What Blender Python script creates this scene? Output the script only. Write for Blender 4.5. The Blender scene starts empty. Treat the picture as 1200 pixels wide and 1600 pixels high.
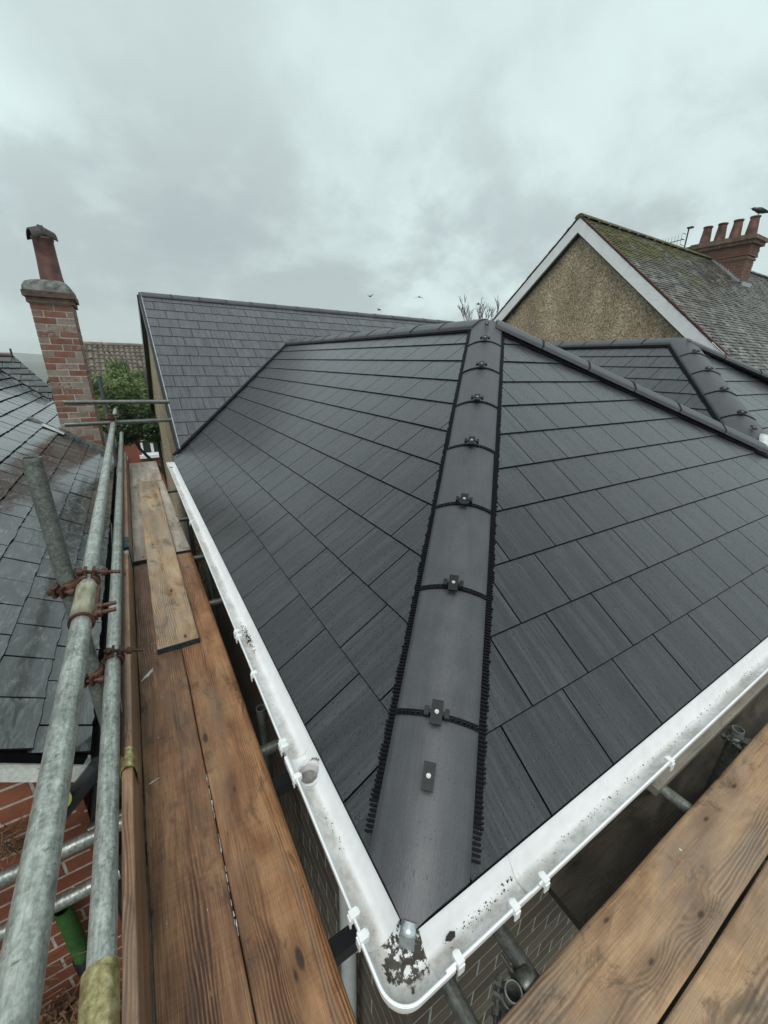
import bpy, math, random
import numpy as np
from mathutils import Vector, Matrix
random.seed(7)
S = bpy.context.scene
COL = S.collection
# ------------------------------------------------------------------ camera, sky, sun, exposure
CR = Vector((0.85, -0.5265, 0.0))
yaw, pitch, roll = math.radians(31.783), math.radians(20.266), math.radians(1.332)
fw = Vector((math.sin(yaw)*math.cos(pitch), math.cos(yaw)*math.cos(pitch), -math.sin(pitch)))
rt = Vector((math.cos(yaw), -math.sin(yaw), 0)); up = rt.cross(fw)
R2 = math.cos(roll)*rt + math.sin(roll)*up; U2 = -math.sin(roll)*rt + math.cos(roll)*up
cam = bpy.data.cameras.new('camera'); camo = bpy.data.objects.new('camera', cam); COL.objects.link(camo)
camo.matrix_world = Matrix(((R2.x, U2.x, -fw.x, 0), (R2.y, U2.y, -fw.y, 0), (R2.z, U2.z, -fw.z, 0), (0, 0, 0, 1)))
cam.sensor_fit = 'HORIZONTAL'; cam.sensor_width = 36; cam.lens = 624.54/1200*36
cam.clip_start = 0.02; cam.clip_end = 6000
S.camera = camo
SUN_EL, SUN_AZ = math.radians(62), math.radians(215)
w = bpy.data.worlds.new('World'); S.world = w; w.use_nodes = True
wt = w.node_tree; wt.nodes.clear()
def wn(t, **k):
    n = wt.nodes.new(t)
    for a, b in k.items(): setattr(n, a, b)
    return n
sky = wn('ShaderNodeTexSky', sky_type='NISHITA', sun_disc=False, sun_elevation=SUN_EL, sun_rotation=SUN_AZ)
bg1 = wn('ShaderNodeBackground'); bg1.inputs[1].default_value = 0.1
wt.links.new(sky.outputs[0], bg1.inputs[0])
tc = wn('ShaderNodeTexCoord'); sep = wn('ShaderNodeSeparateXYZ'); wt.links.new(tc.outputs['Generated'], sep.inputs[0])
def wmath(op, a, b=None, c=None):
    n = wn('ShaderNodeMath', operation=op)
    for i, v in enumerate((a, b, c)):
        if v is None: continue
        if isinstance(v, (int, float)): n.inputs[i].default_value = v
        else: wt.links.new(v, n.inputs[i])
    return n.outputs[0]
zc = wmath('ADD', wmath('MAXIMUM', sep.outputs[2], 0.0), 0.50)
cmb = wn('ShaderNodeCombineXYZ')
wt.links.new(wmath('DIVIDE', sep.outputs[0], zc), cmb.inputs[0]); wt.links.new(wmath('DIVIDE', sep.outputs[1], zc), cmb.inputs[1])
def wnoise(scale, detail, rough, off, dist=0.0):
    a = wn('ShaderNodeVectorMath', operation='ADD'); wt.links.new(cmb.outputs[0], a.inputs[0]); a.inputs[1].default_value = off
    n = wn('ShaderNodeTexNoise'); n.inputs['Scale'].default_value = scale; n.inputs['Detail'].default_value = detail
    n.inputs['Roughness'].default_value = rough; n.inputs['Distortion'].default_value = dist
    wt.links.new(a.outputs[0], n.inputs['Vector']); return n.outputs['Fac']
def wramp(f, stops):
    r = wn('ShaderNodeValToRGB'); r.color_ramp.interpolation = 'EASE'
    wt.links.new(f, r.inputs[0])
    e = r.color_ramp.elements
    while len(e) < len(stops): e.new(0.5)
    for i, (p, c) in enumerate(stops): e[i].position = p; e[i].color = (*c, 1)
    return r.outputs[0]
big = wnoise(0.85, 7, 0.52, (3.1, 0.4, 0.0), 0.15)
cl = wramp(big, [(0.30, (0.42, 0.485, 0.485)), (0.45, (0.52, 0.615, 0.605)), (0.60, (0.62, 0.745, 0.725)), (0.74, (0.74, 0.875, 0.85))])
dk = wnoise(2.4, 8, 0.6, (7.7, 2.9, 1.0), 0.2)
# darker cloud bank low over the horizon, thinning out again right at the horizon
band = wn('ShaderNodeMapRange', interpolation_type='SMOOTHSTEP'); wt.links.new(sep.outputs[2], band.inputs[0])
band.inputs[1].default_value = 0.55; band.inputs[2].default_value = 0.2; band.inputs[3].default_value = 0.0; band.inputs[4].default_value = 1.0
lowb = wn('ShaderNodeMapRange', interpolation_type='SMOOTHSTEP'); wt.links.new(sep.outputs[2], lowb.inputs[0])
lowb.inputs[1].default_value = 0.0; lowb.inputs[2].default_value = 0.12
dm = wn('ShaderNodeMapRange', interpolation_type='SMOOTHSTEP'); wt.links.new(dk, dm.inputs[0])
dm.inputs[1].default_value = 0.38; dm.inputs[2].default_value = 0.60
amt = wmath('MULTIPLY', wmath('MULTIPLY', wmath('ADD', wmath('MULTIPLY', band.outputs[0], 0.52), 0.20), dm.outputs[0]), lowb.outputs[0])
mx = wn('ShaderNodeMixRGB'); wt.links.new(amt, mx.inputs[0]); wt.links.new(cl, mx.inputs[1]); mx.inputs[2].default_value = (0.34, 0.385, 0.395, 1)
bg2 = wn('ShaderNodeBackground'); wt.links.new(mx.outputs[0], bg2.inputs[0]); bg2.inputs[1].default_value = 0.90
ms = wn('ShaderNodeMixShader'); ms.inputs[0].default_value = 0.94
wt.links.new(bg1.outputs[0], ms.inputs[1]); wt.links.new(bg2.outputs[0], ms.inputs[2])
wo = wn('ShaderNodeOutputWorld'); wt.links.new(ms.outputs[0], wo.inputs[0])
sl = bpy.data.lights.new('sun', 'SUN'); sl.energy = 1.5; sl.angle = math.radians(34); sl.color = (1, 0.985, 0.96)
so = bpy.data.objects.new('sun', sl); COL.objects.link(so)
sd = Vector((math.sin(SUN_AZ)*math.cos(SUN_EL), math.cos(SUN_AZ)*math.cos(SUN_EL), math.sin(SUN_EL)))
so.rotation_euler = sd.to_track_quat('Z', 'Y').to_euler(); so.location = (0, -4, 12)
S.view_settings.view_transform = 'Standard'; S.view_settings.look = 'None'
S.view_settings.exposure = 0.50; S.view_settings.gamma = 1.0; S.view_settings.use_curve_mapping = False

# ------------------------------------------------------------------ materials
class NB:
    def __init__(s, name):
        s.m = bpy.data.materials.new(name); s.m.use_nodes = True; s.t = s.m.node_tree; s.t.nodes.clear()
        s.out = s.t.nodes.new('ShaderNodeOutputMaterial'); s.tc = s.t.nodes.new('ShaderNodeTexCoord'); s.oi = s.t.nodes.new('ShaderNodeObjectInfo')
        s.rand = s.oi.outputs['Random']; s.uv = s.tc.outputs['UV']; s.ob = s.tc.outputs['Object']
    def put(s, sock, v):
        if isinstance(v, bpy.types.NodeSocket): s.t.links.new(v, sock)
        elif isinstance(v, (tuple, list)) and len(v) == 3 and sock.type == 'RGBA': sock.default_value = (*v, 1)
        else: sock.default_value = v
    def node(s, t, ins=None, **k):
        n = s.t.nodes.new(t)
        for a, b in k.items(): setattr(n, a, b)
        for i, v in (ins or {}).items(): s.put(n.inputs[i], v)
        return n
    def math(s, op, a, b=None, c=None, clamp=False):
        n = s.node('ShaderNodeMath', {i: v for i, v in enumerate((a, b, c)) if v is not None}, operation=op); n.use_clamp = clamp
        return n.outputs[0]
    def map(s, vec, scale=(1, 1, 1), off=None, rnd=0.0):
        n = s.node('ShaderNodeVectorMath', {0: vec, 1: scale}, operation='MULTIPLY').outputs[0]
        if off: n = s.node('ShaderNodeVectorMath', {0: n, 1: off}, operation='ADD').outputs[0]
        if rnd:
            r = s.math('MULTIPLY', s.rand, rnd)
            c = s.node('ShaderNodeCombineXYZ', {0: r, 1: s.math('MULTIPLY', r, 1.7), 2: r}).outputs[0]
            n = s.node('ShaderNodeVectorMath', {0: n, 1: c}, operation='ADD').outputs[0]
        return n
    def noise(s, vec, scale=1.0, detail=4, rough=0.5, dist=0.0):
        return s.node('ShaderNodeTexNoise', {'Vector': vec, 'Scale': scale, 'Detail': detail, 'Roughness': rough, 'Distortion': dist}).outputs['Fac']
    def vor(s, vec, scale=1.0, out='Distance', feat='F1', rnd=1.0):
        return s.node('ShaderNodeTexVoronoi', {'Vector': vec, 'Scale': scale, 'Randomness': rnd}, feature=feat).outputs[out]
    def ramp(s, f, stops, interp='LINEAR'):
        n = s.node('ShaderNodeValToRGB', {0: f}); n.color_ramp.interpolation = interp; e = n.color_ramp.elements
        while len(e) < len(stops): e.new(0.5)
        for i, (p, c) in enumerate(stops):
            e[i].position = p; e[i].color = (c, c, c, 1) if isinstance(c, (int, float)) else (*c, 1)
        return n.outputs[0]
    def step(s, f, a, b, lo=0.0, hi=1.0):
        return s.node('ShaderNodeMapRange', {0: f, 1: a, 2: b, 3: lo, 4: hi}, interpolation_type='SMOOTHSTEP').outputs[0]
    def mix(s, f, a, b, mode='MIX'):
        n = s.node('ShaderNodeMixRGB', {0: f, 1: a, 2: b}, blend_type=mode); return n.outputs[0]
    def sep(s, v): return s.node('ShaderNodeSeparateXYZ', {0: v}).outputs
    def bump(s, h, strength=0.3, dist=0.002, normal=None):
        d = {'Height': h, 'Strength': strength, 'Distance': dist}
        if normal: d['Normal'] = normal
        return s.node('ShaderNodeBump', d).outputs[0]
    def bsdf(s, color, rough=0.5, metal=0.0, normal=None, spec=0.5, coat=0.0, coat_rough=0.1, disp=None):
        d = {'Base Color': color, 'Roughness': rough, 'Metallic': metal, 'Specular IOR Level': spec}
        if coat: d['Coat Weight'] = coat; d['Coat Roughness'] = coat_rough
        if normal: d['Normal'] = normal
        b = s.node('ShaderNodeBsdfPrincipled', d); s.t.links.new(b.outputs[0], s.out.inputs[0]); return s.m
def plain(name, col, rough=0.5, metal=0.0, var=0.25, scale=30, bump=0.15, spec=0.5, rnd=0.0):
    b = NB(name); n = b.noise(b.map(b.ob, rnd=rnd), scale, 5, 0.6)
    f = b.ramp(n, [(0.3, 1-var), (0.7, 1+var*0.6)])
    c = b.mix(1.0, col, f, 'MULTIPLY')
    return b.bsdf(c, rough, metal, b.bump(n, bump, 0.001), spec)

def droplets(b, vec, scale=130, thr=0.55, size=0.32):
    v = b.node('ShaderNodeTexVoronoi', {'Vector': vec, 'Scale': scale}, feature='F1', voronoi_dimensions='2D')
    d = v.outputs['Distance']; c = b.sep(v.outputs['Color'])
    r = b.step(c[0], thr, 1.0, 0.05, size)
    h = b.math('SUBTRACT', r, d); h = b.math('MAXIMUM', h, 0.0)
    return b.math('POWER', b.math('DIVIDE', h, size), 0.5)
def m_slate_new(name, tint=1.0, cool=1.0, streak=1.0):
    b = NB(name); q = b.map(b.uv, rnd=31.0)
    s1 = b.noise(b.map(q, (95, 3.0, 1)), 1, 4, 0.65); s2 = b.noise(b.map(q, (20, 0.9, 1)), 1, 3, 0.55, 0.4); s3 = b.noise(q, 8, 4, 0.6)
    g = b.math('ADD', b.math('MULTIPLY', s1, 0.55), b.math('ADD', b.math('MULTIPLY', s2, 0.35), b.math('MULTIPLY', s3, 0.15)))
    c = b.ramp(g, [(0.34, (0.0145*tint, 0.015*tint, 0.018*tint*cool)), (0.5, (0.0225*tint, 0.0232*tint, 0.0272*tint*cool)), (0.68, (0.044*tint*streak, 0.045*tint*streak, 0.0505*tint*streak*cool))])
    rv = b.math('MULTIPLY_ADD', b.rand, 0.2, 0.9)
    c = b.mix(1.0, c, rv, 'MULTIPLY')
    dr = droplets(b, q, 82, 0.55, 0.36); dr2 = droplets(b, b.map(q, off=(3.3, 1.7, 0)), 170, 0.45, 0.36)
    h = b.math('ADD', b.math('MULTIPLY', s1, 0.18), b.math('ADD', dr, b.math('MULTIPLY', dr2, 0.6)))
    wet = b.math('MAXIMUM', dr, dr2)
    c = b.mix(b.math('MULTIPLY', wet, 0.6), c, (0.006, 0.0065, 0.008))
    ro = b.math('SUBTRACT', b.ramp(g, [(0.36, 0.24), (0.66, 0.42)]), b.math('MULTIPLY', wet, 0.16))
    return b.bsdf(c, ro, 0, b.bump(h, 0.75, 0.0034), 0.36, coat=0.6, coat_rough=0.24)
def m_slate_old():
    b = NB('old_wet_slate'); q = b.map(b.uv, rnd=23.0)
    s1 = b.noise(b.map(q, (9, 34, 1)), 1, 4, 0.6, 1.6); s2 = b.noise(b.map(q, (4, 10, 1)), 1, 5, 0.6, 1.8); s3 = b.noise(b.map(b.ob, (1.1, 0.8, 1)), 1, 3, 0.5)
    g = b.math('ADD', b.math('MULTIPLY', s1, 0.5), b.math('MULTIPLY', s2, 0.5))
    c = b.ramp(g, [(0.38, (0.010, 0.012, 0.013)), (0.5, (0.034, 0.039, 0.040)), (0.58, (0.085, 0.093, 0.094)), (0.68, (0.17, 0.175, 0.17))])
    c = b.mix(1.0, c, b.math('MULTIPLY_ADD', b.rand, 0.7, 0.62), 'MULTIPLY')
    ro = b.ramp(g, [(0.36, 0.10), (0.62, 0.30)])
    return b.bsdf(c, ro, 0, b.bump(g, 0.4, 0.004), 0.6, coat=0.9, coat_rough=0.12)
def m_cap():
    b = NB('ridge_tile_grey'); q = b.map(b.uv, rnd=17.0)
    n = b.noise(q, 260, 3, 0.6); n2 = b.noise(q, 9, 4, 0.55); n3 = b.noise(b.map(q, (6, 60, 1)), 1, 3, 0.5)
    g = b.math('ADD', b.math('MULTIPLY', n, 0.45), b.math('ADD', b.math('MULTIPLY', n2, 0.35), b.math('MULTIPLY', n3, 0.2)))
    c = b.ramp(g, [(0.36, (0.045, 0.046, 0.052)), (0.7, (0.090, 0.0915, 0.099))])
    dr = droplets(b, b.map(q, (1, 1, 0)), 110, 0.86, 0.22)
    h = b.math('ADD', b.math('MULTIPLY', n, 0.5), dr)
    return b.bsdf(b.mix(b.math('MULTIPLY', dr, 0.4), c, (0.03, 0.03, 0.032)), b.ramp(n2, [(0.3, 0.34), (0.7, 0.5)]), 0, b.bump(h, 0.45, 0.002), 0.4)
def m_wood(name, dark, mid, light, grey=0.0, worn=0.0, rough=0.5):
    b = NB(name); q = b.map(b.uv, rnd=41.0)
    kv = b.node('ShaderNodeTexVoronoi', {'Vector': b.map(q, (3.3, 9.0, 0)), 'Scale': 1.0}, feature='F1', voronoi_dimensions='2D')
    kd = kv.outputs['Distance']; kc = b.sep(kv.outputs['Color'])
    on = b.step(kc[0], 0.74, 0.76)
    near = b.math('MULTIPLY', b.step(kd, 0.42, 0.03), on)
    warp = b.noise(b.map(q, (1.1, 5, 1)), 1, 3, 0.55)
    s = b.sep(q)
    vv = b.math('ADD', s[1], b.math('ADD', b.math('MULTIPLY', warp, 0.11), b.math('MULTIPLY', near, 0.030)))
    rings = b.math('SINE', b.math('MULTIPLY', vv, 540.0))
    rings = b.math('MULTIPLY_ADD', rings, 0.5, 0.5)
    rmod = b.noise(b.map(q, (0.8, 14, 1)), 1, 2, 0.5)
    fib = b.noise(b.map(q, (7, 420, 1)), 1, 5, 0.7); pat = b.noise(b.map(q, (3.2, 10, 1)), 1, 6, 0.62, 0.6)
    rmod = b.step(rmod, 0.42, 0.66); saw = b.noise(b.map(q, (260, 5, 1)), 1, 3, 0.6)
    g = b.math('ADD', b.math('MULTIPLY', b.math('MULTIPLY', rings, rmod), 0.20), b.math('ADD', b.math('MULTIPLY', fib, 0.42), b.math('ADD', b.math('MULTIPLY', pat, 0.42), b.math('MULTIPLY', saw, 0.10))))
    c = b.ramp(g, [(0.38, light), (0.5, mid), (0.64, dark)])
    # warm and cold stained zones, trodden dirt
    z = b.noise(b.map(q, (1.6, 4, 1)), 1, 5, 0.6, 0.8)
    c = b.mix(b.step(z, 0.5, 0.72, 0, 0.45), c, b.mix(0.6, dark, (0.07, 0.06, 0.05)))
    gz0 = b.noise(b.map(b.uv, (1.3, 6, 1), off=(12.0, 3, 0), rnd=5.0), 1, 5, 0.65, 0.8)
    c = b.mix(b.step(gz0, 0.50, 0.66, 0, 0.38), c, b.ramp(fib, [(0.35, (0.13, 0.105, 0.075)), (0.65, (0.27, 0.225, 0.165))]))
    if grey:
        gz = b.noise(b.map(b.uv, (0.9, 5, 1), off=(2.0, 0.3, 0)), 1, 5, 0.65, 0.5)
        c = b.mix(b.step(gz, 0.38, 0.62, 0.15*grey, grey), c, b.ramp(fib, [(0.3, (0.20, 0.18, 0.155)), (0.7, (0.38, 0.35, 0.31))]))
    if worn:
        wz = b.noise(b.map(b.uv, (9, 26, 1), off=(1.0, 5.3, 0)), 1, 6, 0.75)
        c = b.mix(b.step(wz, 0.66, 0.70, 0, worn), c, (0.55, 0.53, 0.49))
    mu = b.noise(b.map(q, (4.5, 9, 1), off=(3, 8, 0)), 1, 6, 0.72, 0.7)
    c = b.mix(b.step(mu, 0.54, 0.66, 0, 0.55), c, (0.045, 0.030, 0.020))
    ck = b.noise(b.map(q, (0.9, 75, 1), off=(7, 2, 0)), 1, 2, 0.4); ck2 = b.noise(b.map(q, (1.3, 6, 1)), 1, 2, 0.5)
    crack = b.math('MULTIPLY', b.step(b.math('ABSOLUTE', b.math('SUBTRACT', ck, 0.5)), 0.007, 0.002), b.step(ck2, 0.52, 0.58))
    c = b.mix(b.math('MULTIPLY', crack, 0.8), c, (0.012, 0.008, 0.006))
    c = b.mix(b.math('MULTIPLY', near, 0.4), c, dark)
    core = b.math('MULTIPLY', b.step(b.math('ADD', kd, b.math('ADD', b.math('MULTIPLY', kc[1], 0.055), b.math('MULTIPLY', b.math('SUBTRACT', pat, 0.5), 0.12))), 0.125, 0.06), on)
    c = b.mix(b.math('MULTIPLY', core, 0.85), c, (0.028, 0.018, 0.012))
    h = b.math('SUBTRACT', b.math('MULTIPLY', fib, -0.8), b.math('ADD', b.math('MULTIPLY', b.math('MULTIPLY', rings, rmod), 0.15), b.math('MULTIPLY', core, 0.6)))
    ro = b.ramp(z, [(0.35, rough+0.12), (0.7, rough-0.16)])
    return b.bsdf(c, ro, 0, b.bump(h, 0.5, 0.0025), 0.45)
def m_galv(name='galvanised_steel', k=1.0, rust=0.0):
    b = NB(name); q = b.map(b.ob, rnd=11.0)
    n = b.noise(b.map(q, (95, 34, 95)), 1, 6, 0.72); n2 = b.noise(q, 9, 5, 0.6); v = b.sep(b.node('ShaderNodeTexVoronoi', {'Vector': q, 'Scale': 170.0}, feature='F1').outputs['Color'])[0]
    n3 = b.noise(b.map(q, (140, 3.5, 140)), 1, 3, 0.6)
    g = b.math('ADD', b.math('MULTIPLY', n, 0.48), b.math('ADD', b.math('MULTIPLY', n2, 0.26), b.math('ADD', b.math('MULTIPLY', v, 0.07), b.math('MULTIPLY', n3, 0.19))))
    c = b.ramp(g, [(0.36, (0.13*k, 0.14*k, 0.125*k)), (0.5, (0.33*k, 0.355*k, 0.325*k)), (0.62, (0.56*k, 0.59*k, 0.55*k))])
    if rust:
        rz = b.noise(q, 14, 6, 0.7); c = b.mix(b.step(rz, 0.55, 0.66, 0, rust), c, (0.14, 0.06, 0.03))
    sp = b.noise(q, 60, 4, 0.7); c = b.mix(b.step(sp, 0.62, 0.70, 0, 0.7), c, (0.09, 0.09, 0.08))
    return b.bsdf(c, b.ramp(n, [(0.3, 0.5), (0.7, 0.34)]), 0.55, b.bump(g, 0.35, 0.0015), 0.5)
def m_pvc(name, corner=False):
    b = NB(name); q = b.map(b.ob); s = b.sep(b.uv)
    n = b.noise(q, 14, 6, 0.65); n2 = b.noise(q, 55, 5, 0.7)
    c = b.ramp(n, [(0.3, (0.74, 0.75, 0.75)), (0.6, (0.85, 0.86, 0.87))])
    bandm = b.math('MULTIPLY', b.step(s[1], 0.056, 0.074), b.step(s[1], 0.118, 0.098))
    along = b.noise(b.map(b.uv, (5.0, 12, 1)), 1, 4, 0.6)
    dm_ = b.math('MULTIPLY', bandm, b.step(b.math('ADD', b.math('MULTIPLY', along, 0.6), b.math('MULTIPLY', n2, 0.4)), 0.44, 0.62))
    c = b.mix(b.math('MULTIPLY', b.math('MULTIPLY', bandm, b.step(b.noise(b.map(b.uv, (3.1, 9, 1)), 1, 4, 0.6), 0.36, 0.6)), 0.45), c, (0.42, 0.38, 0.31))
    c = b.mix(b.math('MULTIPLY', dm_, 0.40), c, (0.19, 0.165, 0.12))
    sp = b.noise(b.map(b.uv, (70, 150, 1)), 1, 4, 0.7); sp2 = b.noise(b.map(b.uv, (4.2, 9, 1), off=(5, 1, 0)), 1, 3, 0.5)
    spk = b.math('MULTIPLY', b.math('MULTIPLY', bandm, b.step(sp, 0.6, 0.66)), b.step(sp2, 0.56, 0.64))
    c = b.mix(b.math('MULTIPLY', spk, 0.9), c, (0.035, 0.03, 0.024))
    gr = b.noise(b.map(q, off=(9, 3, 1)), 34, 6, 0.75); c = b.mix(b.step(gr, 0.64, 0.76, 0, 0.22), c, (0.33, 0.32, 0.31))
    if corner:
        d = b.node('ShaderNodeVectorMath', {0: b.ob, 1: (0.335-2.5, 0.398-3.0, -1.266+6.2)}, operation='DISTANCE').outputs['Value']
        dd = b.math('ADD', d, b.math('MULTIPLY', b.math('SUBTRACT', b.noise(q, 24, 4, 0.6), 0.5), 0.07))
        tar = b.step(dd, 0.060, 0.054)
        fl = b.noise(b.map(q, off=(4.4, 0, 2)), 46, 6, 0.72)
        tar = b.math('MULTIPLY', tar, b.step(fl, 0.535, 0.515))
        c = b.mix(tar, c, b.ramp(n2, [(0.3, (0.035, 0.03, 0.025)), (0.7, (0.075, 0.063, 0.05))]))
    return b.bsdf(c, b.ramp(n, [(0.3, 0.42), (0.7, 0.28)]), 0, b.bump(b.math('ADD', n2, spk), 0.18, 0.0015), 0.5)
def m_brick(name, c1, c2, c3, dirt=0.0, dcol=(0.3, 0.29, 0.26), pale=0.0):
    b = NB(name); q = b.map(b.ob, rnd=19.0)
    n = b.noise(q, 38, 6, 0.7); n2 = b.noise(q, 6, 5, 0.6)
    c = b.mix(b.rand, c1, c2); c = b.mix(b.step(n, 0.45, 0.75, 0, 0.6), c, c3)
    if pale:
        r2 = b.math('FRACT', b.math('MULTIPLY', b.rand, 7.31)); c = b.mix(b.step(b.math('ADD', r2, b.math('MULTIPLY', b.math('SUBTRACT', n, .5), 1.1)), 0.50, 0.60, 0, pale), c, b.ramp(n2, [(0.3, (0.19, 0.155, 0.13)), (0.7, (0.36, 0.325, 0.285))]))
    if dirt:
        z = b.noise(b.map(b.ob, rnd=(9.0 if dirt > .5 else 0.0)), 5.0, 6, 0.75, 0.5)
        c = b.mix(b.step(z, 0.40, 0.58, 0, dirt), c, b.ramp(n, [(0.3, tuple(0.5*x for x in dcol)), (0.7, dcol)]))
    return b.bsdf(c, 0.72, 0, b.bump(b.math('ADD', n, n2), 0.5, 0.004), 0.35)
def m_pebble():
    b = NB('pebbledash'); q = b.map(b.ob)
    v = b.node('ShaderNodeTexVoronoi', {'Vector': q, 'Scale': 36.0}, feature='F1'); cc = b.sep(v.outputs['Color'])
    v2 = b.node('ShaderNodeTexVoronoi', {'Vector': q, 'Scale': 68.0}, feature='F1'); cc2 = b.sep(v2.outputs['Color'])
    mixr = b.math('ADD', b.math('MULTIPLY', cc[0], 0.5), b.math('MULTIPLY', cc2[0], 0.5))
    c = b.ramp(mixr, [(0.12, (0.14, 0.10, 0.055)), (0.40, (0.34, 0.26, 0.165)), (0.64, (0.49, 0.385, 0.25)), (0.86, (0.72, 0.62, 0.47))])
    st = b.noise(b.map(q, (1, 1, 0.5)), 1.6, 5, 0.6)
    c = b.mix(1.0, c, b.ramp(st, [(0.34, 0.70), (0.66, 1.12)]), 'MULTIPLY')
    h = b.math('ADD', b.math('SUBTRACT', 1.0, v.outputs['Distance']), b.math('MULTIPLY', v2.outputs['Distance'], -0.5))
    return b.bsdf(c, 0.68, 0, b.bump(h, 0.7, 0.010), 0.4)
def m_mossy():
    b = NB('mossy_clay_tile'); q = b.map(b.ob); s = b.sep(b.ob)
    n = b.noise(q, 17, 5, 0.75); n2 = b.noise(q, 1.15, 6, 0.66, 0.4); v = b.sep(b.node('ShaderNodeTexVoronoi', {'Vector': b.map(q, (1, 1, 0.01)), 'Scale': 7.0}, feature='F1').outputs['Color'])[0]
    c = b.ramp(b.math('ADD', b.math('MULTIPLY', n, 0.72), b.math('MULTIPLY', v, 0.28)), [(0.32, (0.022, 0.019, 0.017)), (0.48, (0.066, 0.056, 0.048)), (0.60, (0.14, 0.128, 0.112)), (0.72, (0.34, 0.335, 0.31))])
    # moss is thick under the ridge next to the gable and thins out down the slope (z falls, x grows)
    hgt = b.math('ADD', b.math('MULTIPLY', b.math('SUBTRACT', s[2], 6.2), 0.42), b.math('MULTIPLY', b.math('SUBTRACT', s[0], -4.0), -0.10))
    m = b.math('ADD', b.math('MULTIPLY', hgt, 0.34), b.math('MULTIPLY', n2, 1.0))
    mm = b.math('MULTIPLY', b.step(m, 0.70, 0.92), b.step(n, 0.34, 0.5))
    mc = b.ramp(b.noise(q, 5, 4, 0.7), [(0.3, (0.035, 0.036, 0.013)), (0.5, (0.10, 0.095, 0.028)), (0.7, (0.20, 0.17, 0.045))])
    c = b.mix(mm, c, mc)
    return b.bsdf(c, b.ramp(mm, [(0, 0.38), (1, 0.9)]), 0, b.bump(b.math('ADD', n, mm), 0.6, 0.01), 0.45)
def m_leaf(name, a, bb, cc):
    b = NB(name); n = b.noise(b.map(b.ob), 1.8, 4, 0.6); r = b.sep(b.node('ShaderNodeTexVoronoi', {'Vector': b.map(b.ob), 'Scale': 9.0}, feature='F1').outputs['Color'])[0]
    c = b.ramp(b.math('ADD', b.math('MULTIPLY', n, 0.6), b.math('MULTIPLY', r, 0.4)), [(0.3, a), (0.5, bb), (0.75, cc)])
    pb = b.node('ShaderNodeBsdfPrincipled', {'Base Color': c, 'Roughness': 0.45})
    tr = b.node('ShaderNodeBsdfTranslucent', {0: c}); mxx = b.node('ShaderNodeMixShader', {0: 0.3, 1: pb.outputs[0], 2: tr.outputs[0]})
    b.t.links.new(mxx.outputs[0], b.out.inputs[0]); return b.m

M = {}
M['slate'] = m_slate_new('wet_fibre_slate', 1.0, 1.0, 1.18); M['slateB'] = m_slate_new('wet_slate_far_roof', 2.4, 0.99, 0.95); M['old'] = m_slate_old(); M['cap'] = m_cap()
M['black'] = plain('black_plastic', (0.006, 0.006, 0.008), 0.5, var=0.3, scale=80, bump=0.3, spec=0.12)
M['clip'] = plain('fixing_clip_plastic', (0.014, 0.0145, 0.016), 0.45, var=0.5, scale=160, bump=0.6, spec=0.25)
M['edge'] = plain('slate_edge_gap_shadow', (0.005, 0.005, 0.006), 0.6, spec=0.1)  # near-black colour stands in for the shadow gap under each slate edge
M['deck'] = plain('roofing_membrane', (0.004, 0.004, 0.005), 0.9, spec=0.05)
M['screw'] = plain('dull_screw_head', (0.50, 0.51, 0.51), 0.5, 0.3, var=0.3, scale=200)
M['steel'] = plain('bright_steel', (0.62, 0.65, 0.67), 0.28, 0.9, var=0.15, scale=60)
M['pvc'] = m_pvc('white_gutter_plastic'); M['pvcc'] = m_pvc('white_gutter_corner_plastic', True)
M['pvcp'] = plain('white_plastic', (0.78, 0.79, 0.79), 0.35, var=0.12, scale=20)
M['shadepvc'] = plain('painted_shade_pipe_inside', (0.22, 0.215, 0.20), 0.5, var=0.5, scale=40)  # grey paints the shade inside the white outlet pipe
M['white'] = plain('white_paint', (0.80, 0.81, 0.81), 0.4, var=0.08, scale=6)
def _peel():
    b = NB('peeling_white_paint'); n = b.noise(b.map(b.ob, (1, 1, 2.2)), 22, 6, 0.75); n2 = b.noise(b.map(b.ob), 70, 3, 0.6)
    zz = b.sep(b.ob)[2]
    c = b.mix(b.step(n, 0.63, 0.66), b.ramp(n2, [(0.3, (0.50, 0.50, 0.47)), (0.7, (0.74, 0.74, 0.71))]), (0.16, 0.14, 0.12))
    return b.bsdf(c, 0.5, 0, b.bump(n, 0.4, 0.004))
M['peel'] = _peel()
M['brown_board'] = m_wood('worn_orange_scaffold_board', (0.085, 0.035, 0.016), (0.27, 0.128, 0.058), (0.45, 0.255, 0.13), worn=0.0, rough=0.44)
M['brown_board2'] = m_wood('wet_brown_scaffold_board', (0.058, 0.027, 0.016), (0.19, 0.092, 0.046), (0.36, 0.20, 0.108), worn=0.55, rough=0.42)
M['pale_board'] = m_wood('pale_dry_scaffold_board', (0.20, 0.105, 0.045), (0.50, 0.315, 0.155), (0.66, 0.50, 0.32), grey=0.55, rough=0.5)
M['grey_board'] = m_wood('bleached_scaffold_board', (0.28, 0.20, 0.14), (0.52, 0.43, 0.35), (0.72, 0.66, 0.60), grey=0.5, worn=0.5, rough=0.5)
M['right_board'] = m_wood('muddy_scaffold_board', (0.10, 0.050, 0.024), (0.30, 0.172, 0.088), (0.47, 0.30, 0.165), grey=0.28, worn=0.35, rough=0.5)
M['toe_board'] = m_wood('toe_board_wood', (0.10, 0.052, 0.028), (0.23, 0.125, 0.068), (0.36, 0.22, 0.13), grey=0.2, rough=0.5)
M['dark_board'] = m_wood('dark_wet_board', (0.02, 0.016, 0.012), (0.045, 0.038, 0.028), (0.085, 0.072, 0.053), grey=0.08, rough=0.4)
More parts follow.
